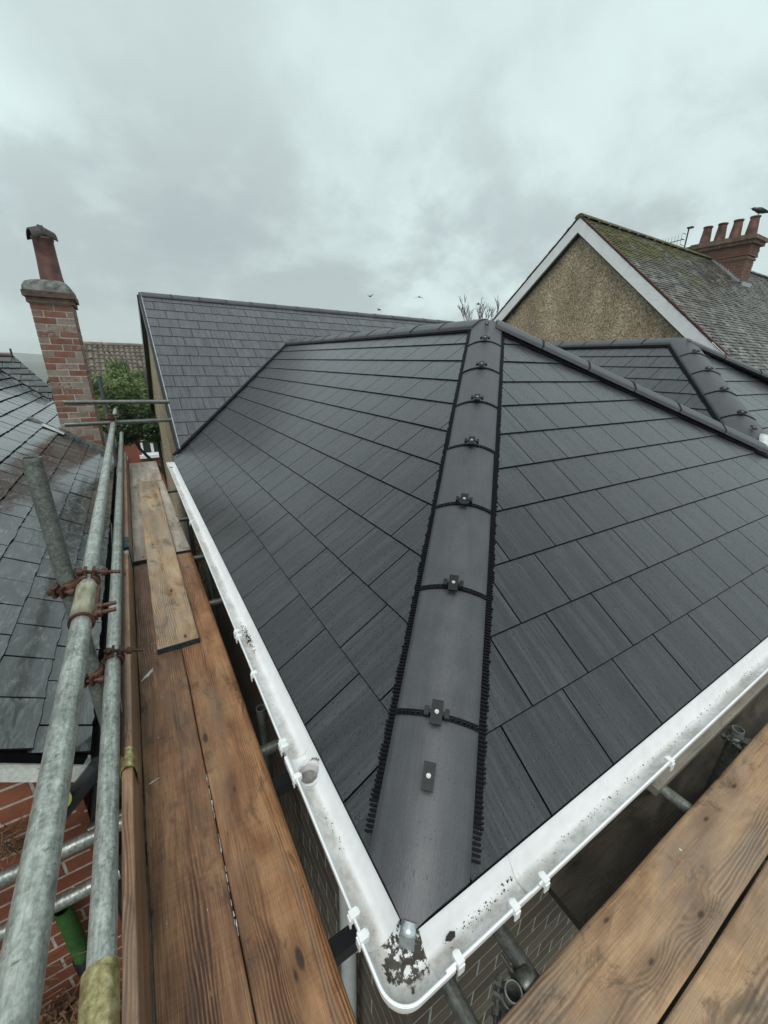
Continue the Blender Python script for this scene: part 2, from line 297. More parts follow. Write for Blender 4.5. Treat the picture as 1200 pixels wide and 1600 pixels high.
M['inner_board'] = m_wood('grey_inner_board', (0.09, 0.08, 0.06), (0.19, 0.17, 0.135), (0.30, 0.275, 0.225), grey=0.5, rough=0.5)
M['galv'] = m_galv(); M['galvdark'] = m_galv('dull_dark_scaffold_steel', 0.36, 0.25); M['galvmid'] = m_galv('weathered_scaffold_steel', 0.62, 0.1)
M['olive'] = m_galv('olive_weathered_steel', 0.55)
M['bright'] = m_galv('clean_galvanised_steel', 1.15)
def _rust():
    b = NB('rusty_steel'); n = b.noise(b.map(b.ob), 60, 6, 0.7); n2 = b.noise(b.map(b.ob), 18, 3, 0.6)
    c = b.ramp(b.math('ADD', b.math('MULTIPLY', n, .6), b.math('MULTIPLY', n2, .4)), [(0.3, (0.03, 0.015, 0.012)), (0.5, (0.07, 0.030, 0.019)), (0.66, (0.14, 0.062, 0.032)), (0.8, (0.26, 0.17, 0.11))])
    return b.bsdf(c, 0.55, 0.35, b.bump(n, 0.6, 0.002))
M['rust'] = _rust()
def _sleeve():
    b = NB('painted_sleeve_steel'); s = b.sep(b.ob); n = b.noise(b.map(b.ob, (40, 9, 40)), 1, 4, 0.6)
    c = b.ramp(n, [(0.32, (0.16, 0.15, 0.085)), (0.5, (0.36, 0.35, 0.24)), (0.68, (0.60, 0.60, 0.50))])
    rz = b.math('ADD', b.math('MULTIPLY', s[1], -6.0), b.math('MULTIPLY', n, 0.7))
    c = b.mix(b.step(rz, 0.5, 0.9, 0.0, 0.7), c, (0.13, 0.045, 0.035)); return b.bsdf(c, 0.32, 0.4, b.bump(n, 0.2, 0.001))
M['sleeve'] = _sleeve()
M['brass'] = m_galv('yellowed_zinc', 0.9); 
_bb = NB('yellow_brass_zinc'); _n = _bb.noise(_bb.map(_bb.ob), 60, 5, 0.7)
M['brass'] = _bb.bsdf(_bb.ramp(_n, [(0.3, (0.16, 0.13, 0.05)), (0.5, (0.40, 0.34, 0.16)), (0.7, (0.62, 0.58, 0.34))]), 0.35, 0.7, _bb.bump(_n, 0.3, 0.001))
M['blue'] = plain('blue_grey_end_band', (0.05, 0.085, 0.10), 0.4, 0.5, var=0.6, scale=40)
M['green'] = plain('green_painted_steel', (0.03, 0.11, 0.02), 0.45, 0.0, var=0.5, scale=25)
M['lime'] = plain('lime_plastic', (0.42, 0.48, 0.12), 0.45, 0.0, var=0.3, scale=25)
M['brickE'] = m_brick('orange_red_brick', (0.21, 0.062, 0.034), (0.29, 0.092, 0.046), (0.12, 0.045, 0.035), 0.25, (0.12, 0.10, 0.08))
M['brickC'] = m_brick('weathered_chimney_brick', (0.175, 0.066, 0.044), (0.25, 0.10, 0.066), (0.13, 0.072, 0.058), 0.4, (0.28, 0.23, 0.19), pale=0.85)
M['brickA'] = m_brick('grey_brown_brick', (0.135, 0.105, 0.078), (0.24, 0.185, 0.14), (0.09, 0.075, 0.062), 0.1, (0.14, 0.13, 0.11))
M['brickD'] = m_brick('far_chimney_brick', (0.15, 0.05, 0.032), (0.22, 0.08, 0.052), (0.09, 0.04, 0.03), 0.6, (0.15, 0.14, 0.11))
M['brickH'] = m_brick('far_house_brick', (0.22, 0.07, 0.045), (0.26, 0.085, 0.05), (0.14, 0.05, 0.04))
M['mortar'] = plain('mortar', (0.46, 0.43, 0.37), 0.85, var=0.4, scale=40, bump=0.5)
M['mortarA'] = plain('pale_mortar_joint', (0.50, 0.49, 0.43), 0.85, var=0.3, scale=40, bump=0.5)
M['cement'] = plain('mossy_cement', (0.15, 0.155, 0.145), 0.85, var=0.8, scale=16, bump=0.8)
M['capD'] = plain('lichened_brick_capping', (0.16, 0.105, 0.075), 0.8, var=0.7, scale=7, bump=0.5)
M['corbel'] = plain('sooty_corbel_brick', (0.125, 0.078, 0.060), 0.8, var=0.7, scale=14, bump=0.6)
M['terra'] = plain('terracotta', (0.125, 0.05, 0.04), 0.55, var=0.75, scale=7, bump=0.3)
M['terraD'] = plain('sooty_terracotta', (0.16, 0.07, 0.047), 0.65, var=0.8, scale=4, bump=0.3)
M['soot'] = plain('sooty_clay', (0.035, 0.028, 0.025), 0.6, var=0.6, scale=20)
M['pebble'] = m_pebble(); M['mossy'] = m_mossy()
M['redtile'] = plain('dark_red_clay', (0.10, 0.035, 0.025), 0.6, var=0.5, scale=12)
M['pantile'] = plain('brown_pantile', (0.155, 0.125, 0.095), 0.6, var=0.6, scale=2.2, bump=0.4)
M['lead'] = plain('lead_flashing', (0.36, 0.39, 0.40), 0.42, 0.3, var=0.4, scale=14)
M['leadw'] = plain('pale_lead_flashing', (0.60, 0.62, 0.60), 0.42, 0.1, var=0.3, scale=20)
M['fascia'] = plain('black_fascia', (0.010, 0.011, 0.014), 0.3, var=0.2, scale=10)
M['glass'] = plain('window_glass', (0.03, 0.035, 0.04), 0.06, 0.0, var=0.1, bump=0.0, spec=0.8)
M['leaf'] = m_leaf('green_leaves', (0.045, 0.085, 0.022), (0.115, 0.175, 0.045), (0.24, 0.30, 0.095))
M['leafd'] = m_leaf('dark_green_leaves', (0.012, 0.028, 0.009), (0.028, 0.060, 0.016), (0.06, 0.11, 0.03))
M['bark'] = plain('dark_bark', (0.035, 0.030, 0.026), 0.85, var=0.4, scale=14, bump=0.7)
M['twig'] = plain('bare_twig', (0.085, 0.078, 0.07), 0.8, var=0.3)
M['bird'] = plain('black_feather', (0.012, 0.012, 0.014), 0.5)
M['deadleaf'] = plain('dead_leaf', (0.16, 0.085, 0.04), 0.75, var=0.8, scale=18, bump=0.6)
M['ground'] = plain('wet_paving_concrete', (0.075, 0.078, 0.062), 0.5, var=0.5, scale=3, bump=0.5)
M['hill'] = plain('hazy_hill_fields', (0.11, 0.15, 0.10), 0.9, var=0.6, scale=0.02, bump=0)
M['town'] = plain('far_town_walls', (0.5, 0.5, 0.48), 0.8, var=0.5, scale=0.2, bump=0)

# ------------------------------------------------------------------ mesh helpers
V3 = Vector
class MB:
    def __init__(s): s.v = []; s.f = []; s.u = []; s.sm = []; s.edge = None; s.tops = set()
    def poly(s, pts, uv=None, smooth=False):
        i = len(s.v); s.v += [tuple(p) for p in pts]; s.f.append(tuple(range(i, i+len(pts))))
        s.u.append(uv if uv else [(p[0], p[1]) for p in pts]); s.sm.append(smooth); return s
    def obox(s, o, a, b, c, uvs=None):
        """box from corner o along vectors a,b,c; uv in metres with u along the longest edge"""
        o, a, b, c = V3(o), V3(a), V3(b), V3(c)
        if a.cross(b).dot(c) < 0: a, b = b, a
        P = [o, o+a, o+a+b, o+b, o+c, o+a+c, o+a+b+c, o+b+c]; ax = {0: a, 1: b, 2: c}
        i0 = len(s.v); s.v += [tuple(p) for p in P]; ln = [a.length, b.length, c.length]; k = ln.index(max(ln))
        for q, (e1, e2) in (((0, 3, 2, 1), (0, 1)), ((4, 5, 6, 7), (0, 1)), ((0, 1, 5, 4), (0, 2)), ((3, 7, 6, 2), (0, 2)), ((0, 4, 7, 3), (1, 2)), ((1, 2, 6, 5), (1, 2))):
            s.f.append(tuple(i0+j for j in q)); s.sm.append(False)
            eu, ev = (e1, e2) if ln[e1] >= ln[e2] else (e2, e1)
            uu = ax[eu].normalized(); vv = ax[ev].normalized(); off = {0: 0, 1: .31, 2: .57}[3-e1-e2]
            s.u.append([((P[j]-o).dot(uu), (P[j]-o).dot(vv)+off) for j in q])
        return s
    def box(s, x0, x1, y0, y1, z0, z1): return s.obox((x0, y0, z0), (x1-x0, 0, 0), (0, y1-y0, 0), (0, 0, z1-z0))
    def loft(s, rings, closed=True, smooth=True, cap=False, uvs=None):
        n = len(rings[0]); i0 = len(s.v)
        for r in rings: s.v += [tuple(p) for p in r]
        if uvs is None:
            us = [0.0]
            for k in range(1, len(rings)): us.append(us[-1]+(V3(rings[k][0])-V3(rings[k-1][0])).length)
            vs = [0.0]
            for k in range(1, n+1): vs.append(vs[-1]+(V3(rings[0][k % n])-V3(rings[0][k-1])).length)
        for k in range(len(rings)-1):
            for j in range(n if closed else n-1):
                j2 = (j+1) % n
                s.f.append((i0+k*n+j, i0+k*n+j2, i0+(k+1)*n+j2, i0+(k+1)*n+j)); s.sm.append(smooth)
                if uvs is None: s.u.append([(us[k], vs[j]), (us[k], vs[j+1]), (us[k+1], vs[j+1]), (us[k+1], vs[j])])
                else: s.u.append([uvs[k][j], uvs[k][j2], uvs[k+1][j2], uvs[k+1][j]])
        if cap and closed:
            for k, r in ((0, rings[0]), (-1, rings[-1])):
                pts = list(r) if k else list(reversed(r)); s.poly(pts)
        return s
    def tube(s, p0, p1, r, seg=20, hollow=True, r2=None, cuts=1, wall=0.004, cap=True):
        p0, p1 = V3(p0), V3(p1); t = (p1-p0).normalized(); a = t.orthogonal().normalized(); b = t.cross(a); r2 = r2 or r
        def ring(c, rr): return [c+rr*(math.cos(2*math.pi*k/seg)*a+math.sin(2*math.pi*k/seg)*b) for k in range(seg)]
        rings = [ring(p0.lerp(p1, k/cuts), r+(r2-r)*k/cuts) for k in range(cuts+1)]
        if hollow:
            d = min(0.15, (p1-p0).length*0.4)
            rings = [ring(p0+t*d, r-wall), ring(p0, r-wall)]+rings+[ring(p1, r2-wall), ring(p1-t*d, r2-wall)]
            # split shading at rims
            s.loft(rings[0:2]); s.loft(rings[1:3], smooth=False); s.loft(rings[2:-2]); s.loft(rings[-3:-1], smooth=False); s.loft(rings[-2:])
            s.poly([q for q in rings[0]]); s.poly([q for q in rings[-1]])
        else: s.loft(rings, cap=cap)
        return s
    def rounded(s, c, ax, r, h, seg=10): return s.tube(V3(c), V3(c)+V3(ax).normalized()*h, r, seg, hollow=False)
    def add(s, o, m=None):
        if o.edge: s.edge = o.edge; s.tops |= {len(s.f)+k for k in o.tops}
        i0 = len(s.v); s.v += [tuple(m @ V3(p)) if m else p for p in o.v]
        s.f += [tuple(i0+j for j in f) for f in o.f]; s.u += o.u; s.sm += o.sm; return s
    def mesh(s, name, mat, off=(0, 0, 0)):
        me = bpy.data.meshes.new(name); ox, oy, oz = off
        me.from_pydata([(x-ox, y-oy, z-oz) for x, y, z in s.v], [], s.f)
        me.polygons.foreach_set('use_smooth', s.sm)
        uvl = me.uv_layers.new(name='UVMap'); flat = [c for f in s.u for p in f for c in p[:2]]
        uvl.data.foreach_set('uv', flat); me.materials.append(mat)
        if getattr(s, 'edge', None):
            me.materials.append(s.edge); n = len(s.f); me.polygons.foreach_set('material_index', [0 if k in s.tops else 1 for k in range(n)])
        me.update(); return me
def project(p):
    d = p.dot(fw)
    if d < 0.05: return None
    return (600+624.5*p.dot(R2)/d, 800-624.5*p.dot(U2)/d, d)
class Thing:
    def __init__(s, name, label, cat, loc, group=None):
        s.o = bpy.data.objects.new(name, None); s.o.location = loc; s.o.empty_display_size = 0.1; COL.objects.link(s.o)
        s.loc = V3(loc); s.o['label'] = label; s.o['category'] = cat; s.p = {}
        if group: s.o['group'] = group
    def part(s, name, mb, mat, parent=None, label=None, kind=None):
        ob = bpy.data.objects.new(name, mb.mesh(name, mat, s.loc)); COL.objects.link(ob); ob.parent = parent or s.o
        if label: ob['label'] = label
        if kind: ob['kind'] = kind
        return ob
    def piece(s, name, mb, Mx, mat, parent, key=None, size=None):
        s.p.setdefault(name, []).append((mb, Mx, mat, parent, key))
    def flush(s, name, limit=300, minpx=7):
        L = s.p.pop(name, []); sc = []
        for k, (mb, Mx, mat, par, key) in enumerate(L):
            c = sum((V3(v) for v in mb.v), V3())/len(mb.v); c = Mx @ c; q = project(c); a = 0
            if q and -60 < q[0] < 1260 and -60 < q[1] < 1660:
                ps = [project(Mx @ V3(v)) for v in mb.v]; ps = [z for z in ps if z]
                if ps: a = math.sqrt(max(0, (max(z[0] for z in ps)-min(z[0] for z in ps))*(max(z[1] for z in ps)-min(z[1] for z in ps))))
            sc.append((-a, k))
        sc.sort(); top = set(k for a, k in sc[:limit] if -a > minpx); cache = {}; rest = {}
        for k, (mb, Mx, mat, par, key) in enumerate(L):
            if k in top:
                if key is not None and key in cache: me = cache[key]
                else:
                    me = mb.mesh(name, mat)
                    if key is not None: cache[key] = me
                ob = bpy.data.objects.new(name, me); COL.objects.link(ob); ob.parent = par; ob.matrix_basis = Matrix.Translation(-s.loc) @ Mx
            else: rest.setdefault((par.name, mat.name), (MB(), par, mat))[0].add(mb, Mx)
        for mb, par, mat in rest.values():
            s.part(name+'s', mb, mat, par, kind='stuff')
def single(name, mb, mat, label, cat, group=None, loc=None):
    if loc is None:
        n = len(mb.v); loc = V3((sum(v[0] for v in mb.v)/n, sum(v[1] for v in mb.v)/n, min(v[2] for v in mb.v)))
    ob = bpy.data.objects.new(name, mb.mesh(name, mat, loc)); ob.location = loc; COL.objects.link(ob)
    ob['label'] = label; ob['category'] = cat
    if group: ob['group'] = group
    return ob
def structure(name, mb, mat):
    ob = bpy.data.objects.new(name, mb.mesh(name, mat)); COL.objects.link(ob); ob['kind'] = 'structure'; return ob
def clip(poly, halfs):
    for a, b, c in halfs:
        out = []; n = len(poly)
        for i in range(n):
            p, q = poly[i], poly[(i+1) % n]; dp = a*p[0]+b*p[1]-c; dq = a*q[0]+b*q[1]-c
            if dp <= 1e-9: out.append(p)
            if (dp < -1e-9 and dq > 1e-9) or (dp > 1e-9 and dq < -1e-9):
                t = dp/(dp-dq); out.append((p[0]+t*(q[0]-p[0]), p[1]+t*(q[1]-p[1])))
        poly = out
        if len(poly) < 3: return []
    return poly
def halfs_from(pts):
    """convex CCW polygon (u,v) -> half planes a*u+b*v<=c"""
    ar = sum(pts[i][0]*pts[(i+1) % len(pts)][1]-pts[(i+1) % len(pts)][0]*pts[i][1] for i in range(len(pts)))
    if ar < 0: pts = pts[::-1]
    H = []
    for i in range(len(pts)):
        (x0, y0), (x1, y1) = pts[i], pts[(i+1) % len(pts)]; a, b = (y1-y0), -(x1-x0); H.append((a, b, a*x0+b*y0))
    return H
def tile_mb(poly, v0, gauge, th, tilt, jag=None):
    """poly in local coords (relative to tile corner); top height falls from th+tilt at v=0 to th*0.4 at v=gauge"""
    def h(v): return max(th*.45, th+tilt-(th*.55+tilt)*v/gauge)
    m = MB(); top = [(p[0], p[1], h(p[1])) for p in poly]; bot = [(p[0], p[1], h(p[1])-th*(.45 if p[1] > gauge*.8 else 1)) for p in poly]; n = len(poly)
    uv = [(p[0], p[1]) for p in poly]; lo = gauge*.04
    tops = [(p[0], p[1]+0.0034, p[2]) if p[1] < lo else p for p in top]
    mid = [(p[0], p[1], p[2]-0.0045) if p[1] < lo else p for p in top]
    m.poly(tops, uv); m.edge = M['edge']; m.tops = {0}  # all faces but the top take the painted gap shadow
    for i in range(n):
        j = (i+1) % n
        if poly[i][1] < lo and poly[j][1] < lo: m.poly([mid[i], mid[j], tops[j], tops[i]])
    top = mid
    for i in range(n):
        j = (i+1) % n
        m.poly([bot[i], bot[j], top[j], top[i]], [uv[i], uv[j], uv[j], uv[i]])
        if (poly[i][1] < lo) != (poly[j][1] < lo): m.poly([top[i], top[j], tops[j] if poly[j][1] < lo else tops[i]])
    return m
def slates(T, parent, O, U, Vv, regions, w, gauge, vstart, phases, mat, th=0.0078, tilt=0.0042, gap=0.0065, jit=0.0, name='slate', variants=1, lift=0.004, nv=None, rand=random.Random(3), jagged=0.0):
    """regions: list of (pts, i0, i1) convex polygons in (u,v) with the range of course numbers"""
    O, U, Vv = V3(O), V3(U).normalized(), V3(Vv).normalized(); N = U.cross(Vv)
    if N.z < 0: flip = True; N = -N
    else: flip = False
    base = Matrix(((U.x, Vv.x, N.x, O.x), (U.y, Vv.y, N.y, O.y), (U.z, Vv.z, N.z, O.z), (0, 0, 0, 1)))
    cache = {}
    for pts, i0, i1 in regions:
        H = halfs_from(pts); umin = min(p[0] for p in pts); umax = max(p[0] for p in pts)
        for i in range(i0, i1):
            v0 = vstart+i*gauge; ph = phases[i % len(phases)]; k0 = math.floor((umin-ph)/w)-1; k1 = math.ceil((umax-ph)/w)+1
            for k in range(k0, k1):
                u0 = ph+k*w; rect = [(u0+gap/2, v0), (u0+w-gap/2, v0), (u0+w-gap/2, v0+gauge+0.012), (u0+gap/2, v0+gauge+0.012)]
                pl = clip(rect, H)
                if len(pl) < 3: continue
                ar = abs(sum(pl[a][0]*pl[(a+1) % len(pl)][1]-pl[(a+1) % len(pl)][0]*pl[a][1] for a in range(len(pl))))/2
                if ar < 0.0008: continue
                full = ar > (w-gap)*(gauge+0.012)*0.9999
                loc = [(a-u0, b-v0) for a, b in pl]
                key = None; rr = rand.Random if False else None
                if full and not jagged: key = 'full'+str(w)+mat.name+str(flip); 
                if full and jagged:
                    kv = rand.randrange(7); key = 'old%d%s' % (kv, mat.name)
                    if key not in cache:
                        r2 = random.Random(kv+11); q = []
                        for t in range(6): q.append((gap/2+(w-gap)*t/6, r2.uniform(-jagged, jagged)))
                        q += [(w-gap/2, r2.uniform(-jagged, jagged)*0.6)]+[(w-gap/2+r2.uniform(-jagged, 0)*.5, gauge*0.5), (w-gap/2, gauge+0.012), (gap/2, gauge+0.012), (gap/2+r2.uniform(0, jagged)*.5, gauge*0.5)]
                        cache[key] = q
                    loc = cache[key]
                if flip: loc = loc[::-1]
                m = tile_mb(loc, 0, gauge, th, tilt)
                if flip: pass
                Mx = base @ Matrix.Translation((u0, v0, lift+(rand.uniform(0, jit*0.12) if jit else 0)))
                if jit: Mx = Mx @ Matrix.Rotation(rand.uniform(-jit, jit)*0.35, 4, 'Z') @ Matrix.Rotation(rand.uniform(-jit, jit)*0.25, 4, 'Y')
                elif full: Mx = Mx @ Matrix.Rotation(rand.uniform(-.0022, .0022), 4, 'Y') @ Matrix.Rotation(rand.uniform(-.0012, .0012), 4, 'Z')
                T.piece(name, m, Mx, mat, parent, key)
def deck(mb, O, U, Vv, pts, thick=0.03):
    O, U, Vv = V3(O), V3(U).normalized(), V3(Vv).normalized(); N = U.cross(Vv); N = -N if N.z < 0 else N
    top = [O+U*a+Vv*b for a, b in pts]; bot = [p-N*thick for p in top]; mb.poly(top); mb.poly(bot[::-1]); n = len(pts)
    for i in range(n): mb.poly([bot[i], bot[(i+1) % n], top[(i+1) % n], top[i]])
    return mb
def cap_profile(t, W1, W2, half=0.15, r=0.046, lift=0.036, n=11):
    """points across a ridge tile; W1/W2 unit vectors down each wing, returns offsets from the hip line"""
    nrm = -(W1+W2).normalized(); P = []
    P.append(W1*half+nrm*(lift-0.012)); P.append(W1*half+nrm*lift); P.append(W1*(half*0.86)+nrm*(lift+.003))
    for k in range(n):
        s_ = k/(n-1); a = W1*r*2; c = W2*r*2; mid = V3((0, 0, 0))
        P.append(a*(1-s_)**2+mid*2*s_*(1-s_)+c*s_**2+nrm*(lift+0.004))
    P.append(W2*(half*0.86)+nrm*(lift+.003)); P.append(W2*half+nrm*lift); P.append(W2*half+nrm*(lift-0.012))
    return P, nrm
def wings(t, N1, N2):
    t = t.normalized(); out = []
    for N, O in ((N1, N2), (N2, N1)):
        w_ = t.cross(N).normalized()
        if w_.z > 0: w_ = -w_
        out.append(w_)
    return out
def ridge_run(T, parent, p0, p1, N1, N2, n, first_fix=0.30, detail=True, half=0.150, seal=True, eave=None, name='ridge_tile', comb=(True, True), lift=0.036):
    """ridge or hip tiles from p0 (low end) to p1 with joint seals, fixing clips, screws and pleated edge strips"""
    p0, p1 = V3(p0), V3(p1); t = (p1-p0).normalized(); L = (p1-p0).length; W1, W2 = wings(t, N1, N2)
    P, nrm = cap_profile(t, W1, W2, half, lift=lift)
    seg = L/n
    for k in range(n):
        a, b = k*seg+(0.004 if k else 0.0), (k+1)*seg-0.004
        rings = []
        cuts = 3; jz = nrm*random.uniform(-.0012, .0022)+t.cross(nrm)*random.uniform(-.002, .002); jt = t.cross(nrm)*random.uniform(-.002, .002)
        for c in range(cuts+1):
            s_ = a+(b-a)*c/cuts; ring = []
            for p in P:
                q = p0+t*s_+p+(jz+jt*(c/cuts) if k else V3())
                if k == 0 and c == 0 and eave:
                    # run every point of the profile down until it meets the eaves edge
                    dd = [(eave[0]-q.x)/t.x, (eave[1]-q.y)/t.y]; q = q+t*max(dd)
                ring.append(q)
            rings.append(ring)
        m = MB(); i0 = 0
        m.loft([[q for q in r] for r in rings], closed=False, smooth=True)
        under = [[q-nrm*0.012 for q in r] for r in rings]
        m.loft([list(reversed(r)) for r in under], closed=False, smooth=True)
        for e in (0, -1):
            r_, u_ = rings[e], under[e]
            for j in range(len(r_)-1): m.poly([r_[j], r_[j+1], u_[j+1], u_[j]])
        ob = T.part(name, m, M['cap'], parent)
        top = nrm*(lift+0.0195)
        if detail and (k < n-1):
            c0 = p0+t*b; side = t.cross(nrm).normalized(); mb = MB()
            # ladder like seal strip that follows the profile
            for j in range(1, len(P)-2):
                A, B = P[j]*1.0+nrm*0.001, P[j+1]*1.0+nrm*0.001; nn = max(1, int((B-A).length/0.011))
                for q in range(nn):
                    if q % 2 == 0 or True:
                        s0 = A.lerp(B, q/nn); s1 = A.lerp(B, (q+0.55)/nn)
                        mb.obox(c0+t*0.0-t*0.002+s0-nrm*0.006, t*0.012, s1-s0, nrm*0.011)
                mb.obox(c0+t*0.010+A-nrm*0.006, t*0.003, B-A, nrm*0.011); mb.obox(c0-t*0.004+A-nrm*0.006, t*0.003, B-A, nrm*0.011)
            T.part('joint_seal', mb, M['black'], ob)
            mb = MB(); cc = c0+t*0.004+top
            mb.obox(cc-t*0.034-side*0.017-nrm*0.006, t*0.068, side*0.034, nrm*0.008)
            for sd_ in (-1, 1):
                mb.obox(cc-t*0.013+side*sd_*0.030-side*0.007-nrm*0.012, t*0.026, side*0.014, nrm*0.014)
                mb.obox(cc-t*0.005+side*sd_*0.022-side*0.006-nrm*0.008, t*0.010, side*0.012, nrm*0.008)
            T.part('fixing_clip', mb, M['clip'], ob)
            mb = MB(); mb.rounded(cc+nrm*0.001, nrm, 0.0062, 0.003, 12); mb.rounded(cc+nrm*0.004, nrm, 0.003, 0.0025, 6); T.part('screw', mb, M['screw'], ob)
        if detail and (k == 0 and first_fix or k == n-1 and first_fix):
            sft = first_fix if k == 0 else (k+0.62)*seg; cc = p0+t*sft+top; side = t.cross(nrm).normalized()
            mb = MB(); mb.obox(cc-t*0.033-side*0.016-nrm*0.006, t*0.066, side*0.032, nrm*0.008); T.part('fixing_clip', mb, M['clip'], ob)
            mb = MB(); mb.rounded(cc+nrm*0.001, nrm, 0.0062, 0.003, 12); mb.rounded(cc+nrm*0.004, nrm, 0.003, 0.0025, 6); T.part('screw', mb, M['screw'], ob)
        if not detail:
            mb = MB()
            for j in range(1, len(P)-2):
                mb.obox(p0+t*(b-0.003)+P[j]-nrm*0.004, t*0.015, P[j+1]-P[j], nrm*0.0095)
            if k < n-1: T.part('joint_seal', mb, M['black'], ob)
    for sgn, (W, N, on) in enumerate(((W1, N1, comb[0]), (W2, N2, comb[1]))):
        if not on: continue
        mb = MB(); step_ = 0.0115; cnt = int((L)/step_); r_ = random.Random(4)
        for q in range(cnt):
            s_ = q*step_; base = p0+t*s_+W*(half-0.03)
            if eave:
                qq = base+W*0.064
                if qq.x < eave[0]+.012 or qq.y < eave[1]+.012: continue
            mb.obox(base+N*0.012, t*0.0062, W*(0.049+r_.uniform(-.004, .004)), N*(0.011))
        st = 0.0
        mb.obox(p0+t*(0.23 if eave else 0)+W*(half-0.035)+N*0.008, t*(L-(0.23 if eave else 0)), W*0.052, N*0.009)
        T.part('pleated_edge_strip', mb, M['black'], parent)

# ------------------------------------------------------------------ ground and far land
g = MB()
g.poly([(-900, -300, -6.2), (1500, -300, -6.2), (1500, 1500, -6.2), (-900, 1500, -6.2)])
structure('ground', g, M['ground'])
hm = MB(); hr = random.Random(5); ring0 = []
xs = np.linspace(-900, 900, 90)
prof = [(700, -40), (800, -22), (900, -8), (1000, 2), (1100, 6), (1250, 0)]
rows = []
for (yy, zz) in prof:
    rows.append([(x, yy+20*math.sin(x*0.004), zz*1.0+(7*math.sin(x*0.006+1.0)+4*math.sin(x*0.017)+hr.uniform(-.9, .9)) if zz > -30 else zz) for x in xs])
hm.loft(rows, closed=False, smooth=True); structure('hill', hm, M['hill'])
tn = MB(); tr_ = random.Random(9)
for k in range(260):
    x = tr_.uniform(-300, 60); y = tr_.uniform(640, 900); f_ = (y-700)/300; z = -34+(y-640)*0.10
    s_ = tr_.uniform(4, 9); tn.box(x, x+s_*1.4, y, y+s_, z, z+s_*0.55)
o = single('far_town', tn, M['town'], 'pale houses scattered over the hazy hillside beyond the slate roofs', 'town'); o['kind'] = 'stuff'

# ------------------------------------------------------------------ main house (new slate hipped roof)
TH = math.radians(33); ct, st_, tt = math.cos(TH), math.sin(TH), math.tan(TH)
EX, EY, EZ = 0.331, 0.389, -1.190
AP = V3((2.711, 2.769, 0.356)); CP = V3((6.208, 2.798, 0.374)); VB = V3((4.677, 1.261, -0.624))
H = Thing('house', 'low house with a new hipped roof of dark wet slates and white gutters', 'house', (2.5, 3.0, -6.2))
rf = MB()
tB = math.tan(math.radians(35))
# valley with the far gable roof: starts at (0.455, 5.71) and ends on the ridge line
vE = (0.331, 5.60); vR = (2.711, 5.71+(2.711-0.455)*tt/tB)
N_L = V3((-st_, 0, ct)); N_F = V3((0, -st_, ct)); tR = (0.356+0.624)/(4.677-2.711); N_R = V3((tR, 0, 1)).normalized(); N_CL = V3((-st_, 0, ct)); 
def uvL(x, y): return (y, (x-EX)/ct)
def uvF(x, y): return (x, (y-EY)/ct)
left_pts = [uvL(EX, EY), uvL(2.711, 2.769), uvL(2.711, vR[1]), uvL(*vE)]
deck(rf, (EX, 0, EZ), (0, 1, 0), (ct, 0, st_), left_pts)
vv = (VB.y-EY)/ct
strip = [uvF(EX, EY), uvF(9.0, EY), uvF(9.0-(VB.y-EY), VB.y), uvF(EX+(VB.y-EY), VB.y)]
tri_pts = [uvF(EX+(1.20-EY), 1.20), uvF(2.711, 2.769), uvF(4.677, 1.261), uvF(4.677, 1.20)]
triC_pts = [uvF(4.677, 1.20), uvF(4.677, 1.261), uvF(6.208, 2.798), uvF(7.806, 1.20)]
for P_ in (strip, tri_pts, triC_pts): deck(rf, (0, EY, EZ), (1, 0, 0), (0, ct, st_), P_)
# right slope of range A and both slopes of range C, ridges run back to the far gable roof
rf.poly([tuple(AP), (2.711, 8.2, 0.356), (4.677, 8.2, -0.624), tuple(VB)])
rf.poly([tuple(CP), (6.208, 8.2, 0.374), (4.677, 8.2, -0.624), tuple(VB)])
rf.poly([tuple(CP), (6.208, 8.2, 0.374), (9.0, 8.2, EZ), (9.0, EY, EZ)])
roofA = H.part('roof', rf, M['deck'])
slates(H, roofA, (EX, 0, EZ), (0, 1, 0), (ct, 0, st_), [(left_pts, 0, 13)], 0.302, 0.248, 0.006, [0.109, 0.109+0.151], M['slate'])
V_strip_end = 4
sp_ = [(a, b) for a, b in strip]
def cutv(pts, lo, hi):
    q = clip(pts, [(0, -1, -lo), (0, 1, hi)]); return q
v4 = 0.006+4*0.248
full_front = [uvF(EX-.0, EY), uvF(9.0, EY), uvF(9.0-1.3, EY+1.3), uvF(EX+1.3, EY+1.3)]
slates(H, roofA, (0, EY, EZ), (1, 0, 0), (0, ct, st_), [(cutv(full_front, 0, v4+0.012), 0, 4)], 0.302, 0.248, 0.006, [0.211, 0.052], M['slate'])
triA = cutv([uvF(EX+.5, EY+.5), uvF(2.711, 2.769), uvF(4.677, 1.261), uvF(4.677, EY+.5)], v4, 9)
triC = cutv([uvF(4.677, EY+.5), uvF(4.677, 1.261), uvF(6.208, 2.798), uvF(6.208+1.9, .898)], v4, 9)
slates(H, roofA, (0, EY, EZ), (1, 0, 0), (0, ct, st_), [(triA, 4, 13), (triC, 4, 13)], 0.302, 0.248, 0.006, [0.211, 0.052], M['slate'])
# range C, slope facing left: u = y, v measured from the gutter level
CLx = 4.677-(VB.z-EZ)/tt
def uvC(x, y): return (y, (x-CLx)/ct)
cl_pts = [uvC(4.677, 1.261), uvC(6.208, 2.798), uvC(6.208, 8.0), uvC(4.677, 8.0)]
slates(H, roofA, (CLx, 0, EZ), (0, 1, 0), (ct, 0, st_), [(cl_pts, 4, 13)], 0.302, 0.248, 0.006, [0.0, 0.151], M['slate'])
cr = [( -8.0, 1.0/ct), (-8.0, (9.0-6.208)/ct)]
H.flush('slate', 300)
